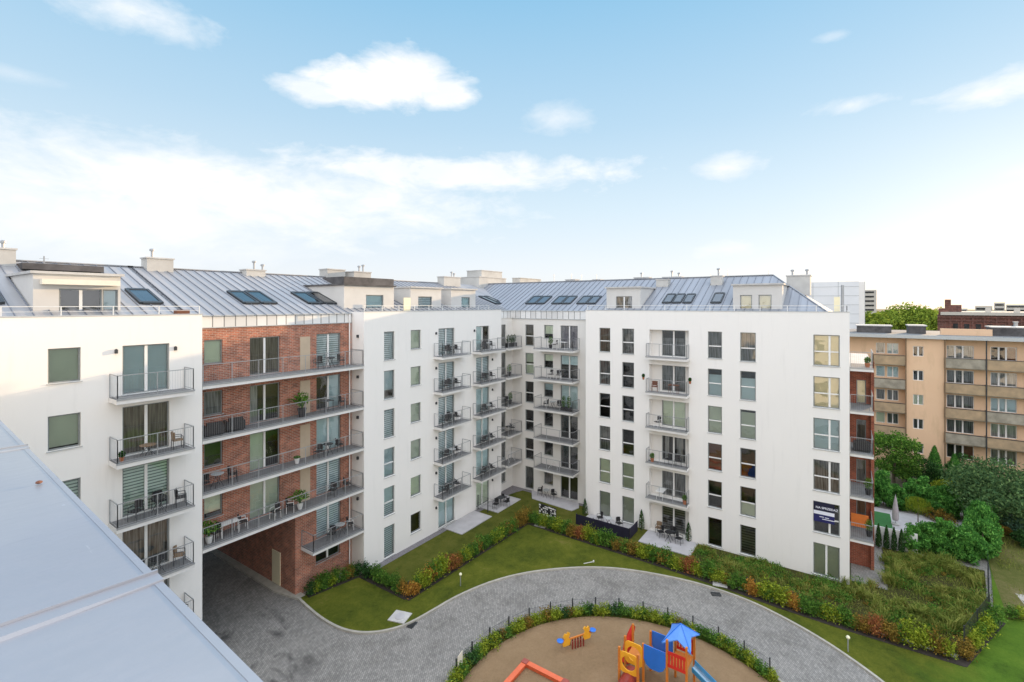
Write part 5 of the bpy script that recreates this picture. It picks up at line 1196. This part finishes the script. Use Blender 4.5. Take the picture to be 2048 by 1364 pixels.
m = MB(); m.box(37.10, 37.13, 14.3, 19.1, .1, .95); m.box(37.13, 38.9, 14.28, 14.31, .1, .95); m.build('fabric', 'navy_cloth', ns); m = MB()
for v in (14.3, 15.9, 17.5, 19.1): m.box(37.13, 37.18, v - .03, v + .03, .08, 1.0)
m.build('posts', 'steel_dark', ns)
# patterned black and white screen
p0 = G(1078, 1034); p1 = G(1112, 1046); ps = root('patterned_screen', (p0[0], p0[1], 0), 'black and white patterned screen panel at the tip of the lawn hedges', 'screen'); rd = random.Random(4)
dx, dy = p1[0] - p0[0], p1[1] - p0[1]
def scr(mb, a, b, z0, z1, o): 
    nx, ny = -dy, dx; L = math.hypot(nx, ny); nx, ny = nx / L * o, ny / L * o
    A, B = (p0[0] + dx * a, p0[1] + dy * a), (p0[0] + dx * b, p0[1] + dy * b)
    mb.hexa([(A[0], A[1], z0), (B[0], B[1], z0), (B[0] + nx, B[1] + ny, z0), (A[0] + nx, A[1] + ny, z0), (A[0], A[1], z1), (B[0], B[1], z1), (B[0] + nx, B[1] + ny, z1), (A[0] + nx, A[1] + ny, z1)])
m = MB(); scr(m, 0, 1, .3, 1.25, .04); m.build('panel', 'black_weave', ps); m = MB()
for i in range(9):
    for j in range(5):
        if rd.random() < .62: scr(m, (i + rd.uniform(0, .2)) / 9, (i + rd.uniform(.6, .98)) / 9, .32 + j * .185, .32 + j * .185 + rd.uniform(.07, .16), -.012); 
m.build('pattern', 'frame_white', ps)

# ================================================================== PLAYGROUND
pl = root('play_tower', (24, 7.5, 0), 'climbing tower with blue canopy, red slatted panel and yellow ring panels', 'playground set')
def post(x, y, h, mat='play_orange'): m = MB(); m.box(x - .05, x + .05, y - .05, y + .05, .05, h); m.build('post', mat, pl)
for x, y in ((23.4, 6.2), (23.4, 7.12), (24.8, 6.2), (24.8, 7.12)): post(x, y, 2.75)
for x, y in ((23.4, 8.3), (23.4, 9.25), (24.5, 8.3), (24.5, 9.25)): post(x, y, 2.1)
m = MB(); ap = Vector((24.12, 6.67, 3.3)); cs = [Vector((23.3, 7.35, 2.58)), Vector((23.3, 5.98, 2.58)), Vector((24.95, 5.98, 2.58)), Vector((24.95, 7.35, 2.58))]
for a, b in zip(cs, cs[1:] + cs[:1]):                    # swallow-tailed canopy faces
    mid = (a + b) / 2; mid = mid.lerp(ap, .28); mid.z = 2.86
    m.quad(a, mid, ap); m.quad(mid, b, ap)
    dn = Vector((0, 0, -.05)); m.quad(a + dn, ap + dn, mid + dn); m.quad(mid + dn, ap + dn, b + dn); m.quad(a, a + dn, mid + dn, mid); m.quad(mid, mid + dn, b + dn, b)
m.build('canopy', 'play_canopy', pl); m = MB()
for a in cs: m.bar(a + Vector((0, 0, .01)), ap + Vector((0, 0, .015)), .022)
m.build('canopy_rib', 'play_blue', pl)
m = MB(); m.box(23.45, 24.75, 6.25, 7.07, 1.4, 1.48); m.build('platform', 'play_orange', pl); m = MB(); m.box(23.45, 24.45, 8.33, 9.2, 1.0, 1.08); m.build('platform', 'play_orange', pl); m = MB(); m.box(23.5, 24.6, 7.2, 8.28, 1.2, 1.26); m.build('bridge', 'play_orange', pl)
def slat_panel(x, lab):
    m = MB(); m.box(x, x + .03, 6.23, 7.08, 2.1, 2.26); m.box(x, x + .03, 6.23, 7.08, 1.5, 1.64)
    for i in range(6): y = 6.23 + i * .85 / 6; m.box(x + .001, x + .029, y + .03, y + .11, 1.64, 2.1)
    m.build('slat_panel', 'play_red', pl)
slat_panel(23.33, ''); slat_panel(24.83, '')
for x in (23.34, 24.55):
    m = MB()                                   # bridge sides with a rounded belly
    prof = [(7.18, 2.1), (7.18, 1.4), (7.3, 1.16), (7.5, 1.03), (7.94, 1.03), (8.14, 1.16), (8.26, 1.4), (8.26, 2.1)]
    for k in (0, .04):
        m.quad(*[(x + k, y, z) for y, z in (prof if k == 0 else prof[::-1])])
    for a, b in zip(prof, prof[1:] + prof[:1]): m.quad((x, a[0], a[1]), (x + .04, a[0], a[1]), (x + .04, b[0], b[1]), (x, b[0], b[1]))
    m.build('bridge_side', 'play_blue', pl)
def ring_panel(x, y0, y1, z0, z1, r):
    m = MB(); cy, cz = (y0 + y1) / 2, (z0 + z1) / 2; n = 24
    sq = []
    for k in range(n):
        a = 2 * math.pi * k / n; c, s = math.cos(a), math.sin(a); t = min((y1 - y0) / 2 / max(1e-6, abs(c)), (z1 - z0) / 2 / max(1e-6, abs(s))); sq.append(((cy + c * t, cz + s * t), (cy + c * r, cz + s * r)))
    for k in range(n):
        (o1, i1), (o2, i2) = sq[k], sq[(k + 1) % n]
        for e, rev in ((0, 0), (.05, 1)): q_ = [(x + e, *o1), (x + e, *i1), (x + e, *i2), (x + e, *o2)]; m.quad(*(q_[::-1] if rev else q_))
        m.quad((x, *i1), (x + .05, *i1), (x + .05, *i2), (x, *i2)); m.quad((x, *o1), (x, *o2), (x + .05, *o2), (x + .05, *o1))
    m.build('ring_panel', 'play_yellow', pl)
ring_panel(23.33, 8.33, 9.22, .85, 1.95, .36); ring_panel(22.62, 8.33, 9.22, .85, 1.85, .35)
for y in (8.3, 9.25): m = MB(); m.box(22.58, 22.68, y - .05, y + .05, .05, 2.0); m.build('post', 'play_orange', pl)
def pipe(pts, r, n=14):
    m = MB(); V = []
    for i, p in enumerate(pts):
        a = Vector(pts[max(0, i - 1)]); b = Vector(pts[min(len(pts) - 1, i + 1)]); d = (b - a).normalized(); u = d.cross(Vector((0, 1, .01))).normalized(); w_ = d.cross(u)
        V.append([tuple(Vector(p) + (u * math.cos(2 * math.pi * k / n) + w_ * math.sin(2 * math.pi * k / n)) * (r[i] if isinstance(r, list) else r)) for k in range(n)])
    for A, B in zip(V[:-1], V[1:]):
        for k in range(n): m.quad(A[k], A[(k + 1) % n], B[(k + 1) % n], B[k])
    return m
m = pipe([(23.2, 8.78, .52), (22.6, 8.78, .5), (22.2, 8.78, .48), (21.8, 8.78, .45), (21.2, 8.78, .43), (20.9, 8.78, .42)], .38, 18); m.build('tube_slide', 'tube_red', pl)
m = pipe([(24.3, 9.6, .1), (24.5, 9.55, .8), (24.7, 9.45, 1.4), (24.85, 9.35, 1.78)], [.24, .22, .16, .11], 10); m.build('climbing_horn', 'play_red', pl)
m = MB(); P_ = [(6.05, 1.45), (5.5, 1.1), (4.4, .42), (3.9, .2), (3.4, .16)]
for (a, b) in zip(P_[:-1], P_[1:]):
    for x in (23.72, 24.28): m.hexa([(x, a[0], a[1]), (x + .05, a[0], a[1]), (x + .05, b[0], b[1]), (x, b[0], b[1]), (x, a[0], a[1] + .22), (x + .05, a[0], a[1] + .22), (x + .05, b[0], b[1] + .22), (x, b[0], b[1] + .22)])
sdn = m.build('slide', 'slide_blue', pl); m = MB()
for (a, b) in zip(P_[:-1], P_[1:]): m.hexa([(23.775, a[0], a[1]), (24.275, a[0], a[1]), (24.275, b[0], b[1]), (23.775, b[0], b[1]), (23.775, a[0], a[1] + .04), (24.275, a[0], a[1] + .04), (24.275, b[0], b[1] + .04), (23.775, b[0], b[1] + .04)])
m.build('slide_bed', 'slide_steel', sdn)
# seesaw
e0, e1 = Vector((23.0, 12.9, .5)), Vector((24.85, 11.65, .62)); sw_ = root('seesaw', (23.9, 12.3, 0), 'seesaw with orange animal shapes and blue seats on the sand', 'seesaw')
m = MB(); m.bar(e0, e1, .05); m.build('beam', 'play_orange', sw_)
dv = (e1 - e0).normalized(); nv_ = Vector((-dv.y, dv.x, 0)).normalized()
for e, s in ((e0, 1), (e1, -1)):
    c = e + dv * s * .1; m = MB(); m.lathe([(.17, 0), (.19, .05), (.12, .08)], 12, (c.x, c.y, c.z + .04)); m.build('seat', 'play_blue', sw_)
    c = e + dv * s * .48; m = MB(); out = [(-.2, -.3), (.2, -.3), (.24, -.05), (.12, .1), (.22, .32), (.1, .42), (.02, .3), (-.1, .38), (-.2, .2), (-.1, .05), (-.26, -.1)]
    pf_ = [c + dv * s * a + Vector((0, 0, b)) for a, b in out]
    m.quad(*[p + nv_ * .04 for p in pf_]); m.quad(*[p - nv_ * .04 for p in pf_[::-1]])
    for a, b in zip(pf_, pf_[1:] + pf_[:1]): m.quad(a + nv_ * .04, a - nv_ * .04, b - nv_ * .04, b + nv_ * .04)
    m.build('animal_shape', 'play_yellow', sw_)
m = MB(); c = (e0 + e1) / 2
for k in (-.16, .16):
    for j in range(5): p = c + dv * (-.34 + j * .17) + nv_ * k; m.bar((p.x, p.y, .05), (p.x, p.y, .48), .045)
m.build('base', 'tube_red', sw_)
# sandbox
sb = root('sandbox', (19.9, 12.5, .06), 'square orange-framed sandbox at the bottom of the playground', 'sandbox')
for (x0_, x1_, y0_, y1_) in ((18.6, 21.1, 13.68, 13.86), (18.6, 21.1, 11.3, 11.48), (20.92, 21.1, 11.481, 13.679), (18.6, 18.78, 11.481, 13.679)):
    m = MB(); m.box(x0_, x1_, y0_, y1_, .06, .30); m.box(x0_ - .05, x1_ + .05, y0_ - .05, y1_ + .05, .301, .335) if x1_ - x0_ > 1 else m.box(x0_ - .05, x1_ + .05, y0_ + .051, y1_ - .051, .301, .335); m.build('board', 'play_coral', sb)
for c in ((18.7, 11.4), (21.0, 11.4), (18.7, 13.77), (21.0, 13.77)):
    m = MB(); m.box(c[0] - .16, c[0] + .16, c[1] - .16, c[1] + .16, .337, .37); m.build('corner_seat', 'rust_red', sb)
m = MB(); m.poly([(18.8, 11.5), (20.9, 11.5), (20.9, 13.66), (18.8, 13.66)], .13); m.build('sand', 'sand', sb)

# ================================================================== FURNITURE PROTOTYPES
def chair_proto(mat, legm):
    o = link('chair', None); tag(o, 'chair', 'chair')
    m = MB(); m.box(-.23, .23, -.22, .22, .42, .46); link('seat', m.mesh('seat', mat), o)
    m = MB(); n = 6
    for i in range(n):
        a0, a1 = R(-48 + i * 96 / n), R(-48 + (i + 1) * 96 / n); r0 = .3
        P = lambda a, r, z: (math.sin(a) * r * .85, .22 - .3 + math.cos(a) * r, z)
        m.hexa([P(a0, r0, .5), P(a1, r0, .5), P(a1, r0 + .03, .5), P(a0, r0 + .03, .5), P(a0, r0 + .03, .86), P(a1, r0 + .03, .86), P(a1, r0 + .06, .86), P(a0, r0 + .06, .86)])
    link('backrest', m.mesh('backrest', mat), o)
    for x in (-.21, .21):
        for y, h in ((-.2, .64), (.2, .52)): m = MB(); m.bar((x * 1.08, y * 1.08, 0), (x, y, h), .016); link('leg', m.mesh('leg', legm), o)
        m = MB(); m.bar((x, -.2, .64), (x * 1.05, .2, .66), .018); link('armrest', m.mesh('armrest', legm), o)
    return o
def table_proto(mat, legm, r=.36, h=.72, square=None):
    o = link('table', None); tag(o, 'table', 'table'); m = MB()
    if square: m.box(-square[0] / 2, square[0] / 2, -square[1] / 2, square[1] / 2, h - .03, h)
    else: m.lathe([(r - .01, h - .03), (r, h - .02), (r, h), (r - .01, h + .004)], 20)
    link('tabletop', m.mesh('tabletop', mat), o); w_, d_2 = (square[0] / 2 - .06, square[1] / 2 - .06) if square else (r * .7, r * .7)
    for sx in (-1, 1):
        for sy in (-1, 1): m = MB(); m.bar((sx * w_, sy * d_2, 0), (sx * w_ * (1 if square else -.5), sy * d_2 * (1 if square else .8), h - .03), .016); link('leg', m.mesh('leg', legm), o)
    return o
def pot_proto(potm, leafm, size=.4, tall=.7, box=None, palm=False, seed=3):
    o = link('potted_plant', None); tag(o, 'plant', 'potted plant'); m = MB(); rd = random.Random(seed)
    if box: m.box(-box[0] / 2, box[0] / 2, -box[1] / 2, box[1] / 2, 0, box[2]); zb = box[2]; link('planter', m.mesh('planter', potm), o)
    else: m.lathe([(size * .32, 0), (size * .5, size * .9), (size * .5, size), (size * .42, size)], 14); zb = size; link('pot', m.mesh('pot', potm), o)
    m = MB()
    if palm:
        for _ in range(26):
            a = rd.uniform(0, 6.28); L = rd.uniform(.5, .9) * tall; p = Vector((0, 0, zb)); d = Vector((math.cos(a) * .5, math.sin(a) * .5, 1.0)).normalized()
            for k in range(6):
                q_ = p + d * L / 5; sd_ = Vector((-math.sin(a), math.cos(a), 0)) * .05; m.quad(p - sd_, p + sd_, q_ + sd_ * .8, q_ - sd_ * .8); p = q_; d.z -= .28; d.normalize()
        leaf_cloud(m, 160, tall * .45, tall * .45, tall * .4, zb + tall * .5, .09, rd, .1)
    else:
        wx, wy = (box[0] * .5, box[1] * .5) if box else (size * .6, size * .6); leaf_cloud(m, 420, wx, wy, tall * .52, zb + tall * .45, .055, rd, .05, 1.5)
    link('foliage', m.mesh('foliage', leafm), o); return o
ch_black = chair_proto('black_weave', 'steel_dark'); ch_tan = chair_proto('tan_weave', 'steel_dark'); ch_white = chair_proto('black_weave', 'frame_white'); ch_red = chair_proto('brown_board', 'brown_board')
tb_black = table_proto('black_weave', 'steel_dark', .33); tb_white = table_proto('white_plastic', 'frame_white', square=(1.0, .6)); tb_glass = table_proto('frame_grey', 'steel_dark', .33); tb_dark = table_proto('steel_dark', 'steel_dark', square=(.75, .65)); tb_low = table_proto('tan_weave', 'steel_dark', .34, .5); tb_brown = table_proto('brown_board', 'brown_board', square=(.8, .6))
pt_white = pot_proto('white_plastic', 'leaf_green', .38, .95, palm=True); pt_white_s = pot_proto('white_plastic', 'leaf_green', .34, .12); pt_dark = pot_proto('black_weave', 'leaf_green', .55, 1.2, palm=True, seed=8)
pt_box = pot_proto('black_weave', 'leaf_dark', box=(.42, .4, .42), tall=.9); pt_box_g = pot_proto('black_weave', 'leaf_green', box=(.42, .42, .4), tall=1.1, seed=5); pt_terra = pot_proto('terracotta', 'leaf_green', .32, .45); pt_small = pot_proto('terracotta', 'leaf_dark', .2, .3); pt_bush = pot_proto('black_weave', 'leaf_green', .4, .8, seed=11)
def lounge_proto():
    o = link('lounge_chair', None); tag(o, 'lounge chair', 'armchair')
    for nm, bx in (('seat', (-.36, .36, -.34, .3, .1, .4)), ('backrest', (-.36, .36, .301, .46, .1, .78)), ('armrest', (-.48, -.361, -.34, .46, .1, .58)), ('armrest', (.361, .48, -.34, .46, .1, .58))):
        m = MB(); m.box(*bx); link(nm, m.mesh(nm, 'black_weave'), o)
    for sx in (-.4, .4):
        for sy in (-.28, .4): m = MB(); m.box(sx - .03, sx + .03, sy - .03, sy + .03, 0, .1); link('leg', m.mesh('leg', 'steel_dark'), o)
    return o
lounge = lounge_proto()
def rack_proto():
    o = link('drying_rack', None); tag(o, 'rack', 'drying rack'); m = MB()
    for y in (-.28, .28):
        m.bar((-.5, y, .9), (.5, y, .9), .012); m.bar((-.5, -y, 0), (-.1, y, .9), .012); m.bar((.5, -y, 0), (.1, y, .9), .012)
    link('frame', m.mesh('frame', 'frame_white'), o); m = MB()
    for i in range(9): x = -.45 + i * .11; m.bar((x, -.28, .9), (x, .28, .9), .006, 3)
    link('wires', m.mesh('wires', 'frame_white'), o); return o
rack = rack_proto()
GR = 'chairs on the balconies and patios'; GT = 'tables on the balconies and patios'; GP = 'potted plants on the balconies'
def put(proto, f, s, d, z, deg, label, group):
    p = f.pt(s, d, z); return inst(proto, p, f.a + R(deg), label, group)
def cname(p): return {ch_black: 'black woven chair', ch_tan: 'tan woven chair', ch_white: 'white-framed black chair', ch_red: 'dark wooden chair'}[p]
def tname(p): return {tb_black: 'round black table', tb_white: 'white table', tb_glass: 'round glass-topped table', tb_dark: 'square dark table', tb_low: 'low tan table', tb_brown: 'dark wooden table'}[p]
def seating(f, place, s, d, z, table, chairs, where=''):
    """chairs: list (proto, ds, dd, facing deg, word)"""
    if table: put(table, f, s, d, z, 0, f'{tname(table)} on {place}{where}', GT)
    for (p, ds, dd_, fa_, wd_) in chairs: put(p, f, s + ds, d + dd_, z, fa_, f'{wd_} {cname(p)} on {place}{where}', GR)
dk = .022
Z = lambda r: floorz(r) + dk
# block A (second to fifth balconies)
pa = lambda r: f'the {FLN[r]} balcony of the left white block'
seating(W, pa(2), 8.9, -.6, Z(2), tb_low, [(ch_tan, 1.25, .05, 80, 'single')]); put(pt_small, W, 7.85, -.75, Z(2), 0, 'small corner pot plant on ' + pa(2), GP)
seating(W, pa(3), 9.35, -.6, Z(3), tb_black, [(ch_black, -.95, -.1, -60, 'left'), (ch_black, .95, .05, 75, 'right'), (ch_black, .15, .42, 10, 'rear')])
seating(W, pa(4), 9.3, -.6, Z(4), tb_black, [(ch_tan, .95, .1, 60, 'single'), (ch_black, -.8, 0, -80, 'left')])
seating(W, pa(5), 9.6, -.55, Z(5), None, [(ch_tan, .75, .1, 30, 'single')])
# brick block
pb = lambda r: f'the {FLB[r]} long balcony of the brick block'
def bs(px, d=-.7): return BR.s_(px, d)
seating(BR, pb(1), bs(659), -.75, Z(1), tb_black, [(ch_black, -.85, .05, -75, 'left'), (ch_black, .95, .1, 70, 'right')])
put(lounge, BR, bs(424), -.75, Z(2), 170, 'left black lounge chair on ' + pb(2), 'lounge chairs'); put(lounge, BR, bs(470), -.55, Z(2), 170, 'right, taller black lounge chair on ' + pb(2), 'lounge chairs')
put(pt_dark, BR, bs(603), -.75, Z(2), 0, 'tall black-potted plant midway along ' + pb(2), GP); put(pt_small, BR, bs(434, -.3), -.3, Z(2), 0, 'small plant behind the lounge chairs, ' + pb(2), GP)
seating(BR, pb(2), bs(655), -.6, Z(2), tb_dark, [(ch_black, 1.3, .1, 70, 'right')])
seating(BR, pb(3), bs(434), -.75, Z(3), tb_glass, [(ch_black, -.75, -.1, -70, 'left'), (ch_black, .85, .1, 70, 'right')], ', left end')
put(pt_white_s, BR, bs(593), -.75, Z(3), 0, 'empty-looking white pot midway along ' + pb(3), GP)
seating(BR, pb(3), bs(655), -.75, Z(3), tb_black, [(ch_black, -.8, -.15, -70, 'left'), (ch_black, .95, .1, 75, 'right')], ', right end')
put(pt_white, BR, bs(418, -.9), -.9, Z(4), 0, 'white-potted plant, left end of ' + pb(4), GP); seating(BR, pb(4), bs(456), -.75, Z(4), tb_white, [(ch_white, -.7, -.05, -80, 'left'), (ch_white, .8, .05, 80, 'right')], ', left end')
put(pt_white, BR, bs(600, -.9), -.9, Z(4), 0, 'large white-potted plant midway along ' + pb(4), GP); seating(BR, pb(4), bs(563), -.8, Z(4), None, [(ch_white, -.5, -.1, -80, 'left'), (ch_white, .5, .0, 60, 'right')], ', centre')
seating(BR, pb(4), bs(675), -.75, Z(4), None, [(ch_black, -.45, -.05, -60, 'left'), (ch_black, .8, .1, 70, 'right')], ', right end')
p5 = 'the short balcony of the brick block'; seating(BR, p5, bs(680), -.7, Z(5), tb_glass, [(ch_black, -.75, -.15, -60, 'left'), (ch_white, .9, .1, 60, 'right')])
# block M, columns 1 and 2
for r in range(1, 6):
    pm = f'the {FLN[r]} left-stack balcony of the middle white block'; tb = [tb_black, tb_dark, tb_black, tb_glass, tb_dark][r - 1]
    chs = [(ch_black, -.8, -.05, -75, 'left'), (ch_black, .8, .1, 75, 'right')] + ([(ch_black, .2, .42, 5, 'rear')] if r in (1, 2, 3) else [])
    seating(W, pm, 30.6, -.5, Z(r), tb, chs)
    pm = f'the {FLN[r]} right-stack balcony of the middle white block'
    seating(W, pm, 35.6, -.5, Z(r), [tb_glass, tb_black, tb_glass, tb_dark, tb_black][r - 1], [(ch_black, -.7, 0, -75, 'left'), (ch_black, .75, .1, 75, 'right')])
seating(W, 'the right patio of the middle white block', 36.5, -1.3, .13, tb_dark, [(ch_black, -.9, -.1, -80, 'left'), (ch_black, .8, .2, 80, 'right'), (ch_black, .1, -.62, 180, 'front')])
# corner block, inner stack (D) and front stack (E)
pd_ = lambda r: f'the {FLN[r]} inner balcony in the courtyard corner'
for k, s in enumerate((39.3, 39.85, 40.35)): put(pt_box, DF, s, -.8, Z(1), 0, f'{["left", "middle", "right"][k]} dark boxed shrub on ' + pd_(1), GP)
put(pt_bush, DF, 39.6, -.7, Z(2), 0, 'leafy pot plant on ' + pd_(2), GP)
put(pt_bush, DF, 39.9, -.6, Z(3), 0, 'leafy pot plant on ' + pd_(3), GP); put(ch_black, DF, 39.2, -.7, Z(3), -40, 'single black woven chair on ' + pd_(3), GR)
put(tb_black, DF, 39.5, -.7, Z(4), 0, 'round black table on ' + pd_(4), GT); put(ch_black, DF, 40.3, -.6, Z(4), 60, 'single black woven chair on ' + pd_(4), GR)
put(rack, DF, 39.9, -.6, Z(5), 0, 'folded-out drying rack on ' + pd_(5), None)
pe = lambda r: f'the {FLN[r]} front balcony of the corner block'
put(pt_bush, EF, -23.6, -.7, Z(1), 0, 'dark leafy plant on ' + pe(1), GP); seating(EF, pe(1), -22.3, -.8, Z(1), tb_white, [(ch_white, -.75, 0, -70, 'left')])
seating(EF, pe(2), -23.1, -.8, Z(2), None, [(ch_white, -.45, 0, -20, 'left'), (ch_white, .45, 0, 20, 'right')])
seating(EF, pe(3), -23.3, -.8, Z(3), tb_glass, [(ch_black, -.75, 0, -70, 'left'), (ch_black, .75, .05, 60, 'right')])
put(pt_box_g, EF, -22.0, -1.0, Z(3), 0, 'left tall boxed shrub on ' + pe(3), GP); put(pt_box_g, EF, -21.45, -1.0, Z(3), 0, 'right tall boxed shrub on ' + pe(3), GP)
put(rack, EF, -23.2, -.7, Z(5), 0, 'white drying rack on ' + pe(5), None)
seating(EF, 'the corner block patio', -24.1, -.7, .13, tb_glass, [(ch_black, -.8, .15, -70, 'left'), (ch_black, .8, .1, 70, 'right')])
# block C loggia balconies
pc = lambda r: f'the {FLN[r]} loggia balcony of the long white block'; sc0 = CF.s_(1320)
put(ch_red, CF, CF.s_(1312), -.35, Z(2), 10, 'dark wooden chair on ' + pc(2), GR); put(tb_brown, CF, CF.s_(1350), -.4, Z(2), 0, 'dark wooden table on ' + pc(2), GT)
for s, wd_ in ((CF.s_(1293), 'left'), (CF.s_(1385), 'right')):
    put(pt_small, CF, s, -.75, floorz(2) + 1.0, 0, f'dark flower pot hung {wd_} of ' + pc(2), GP)
put(ch_white, CF, CF.s_(1318), -.3, Z(3), -30, 'white-framed black chair on ' + pc(3), GR)
put(pt_terra, CF, CF.s_(1308), -.45, Z(4), 0, 'leafy plant in a terracotta pot on ' + pc(4), GP); seating(CF, pc(4), CF.s_(1347), -.3, Z(4), None, [(ch_black, -.3, 0, -30, 'left'), (ch_black, .45, 0, 30, 'right')])
put(tb_white, CF, CF.s_(1325), -.35, Z(5), 90, 'small white table on ' + pc(5), GT); put(pt_terra, CF, CF.s_(1372), -.4, Z(5), 0, 'corner terracotta pot plant on ' + pc(5), GP)
seating(CF, 'the loggia patio of the long white block', -11.6, -1.0, .13, tb_black, [(ch_black, -.75, .3, -50, 'left'), (ch_black, .8, 0, 80, 'right'), (ch_black, .1, .65, 0, 'rear')])
put(ch_tan, CF, -12.7, -.1, .13, 0, 'tan woven chair by the wall on the loggia patio of the long white block', GR)
seating(CF, 'the screened patio of the long white block', -16.6, -1.4, .13, tb_glass, [(ch_black, -.9, .3, -50, 'left'), (ch_black, .9, .2, 60, 'right')])
# end wing balconies
px_ = lambda r: f'the {FLN[r]} balcony of the end wing'
put(pt_terra, SB, 1.2, -2.6, Z(1), 0, 'flowering terracotta pot on ' + px_(1), GP); put(pt_bush, SB, 1.25, -2.4, Z(4), 0, 'leafy bush in a dark pot on ' + px_(4), GP)
put(lounge, SB, .9, -2.1, Z(3), 180, 'bulky black lounge chair on ' + px_(3), 'lounge chairs'); put(pt_bush, SB, 1.3, -2.2, Z(5), 0, 'leafy bush in a dark pot on ' + px_(5), GP)
oc = root('sun_screen', SB.pt(.8, -1.4, Z(5)), 'orange cloth screen hung on the bottom balcony of the end wing', 'screen'); m = MB(); m.box(-.02, .02, -.5, .5, .2, 1.1); link('cloth', m.mesh('cloth', 'orange_cloth'), oc)
for p in (tb_brown,): pass
# remove prototypes that were never placed
for p in (ch_black, ch_tan, ch_white, ch_red, tb_black, tb_white, tb_glass, tb_low, tb_dark, tb_brown, pt_white, pt_white_s, pt_dark, pt_box, pt_box_g, pt_terra, pt_small, pt_bush, lounge, rack):
    if p.name not in USED:
        for c in list(p.children): bpy.data.objects.remove(c)
        bpy.data.objects.remove(p)
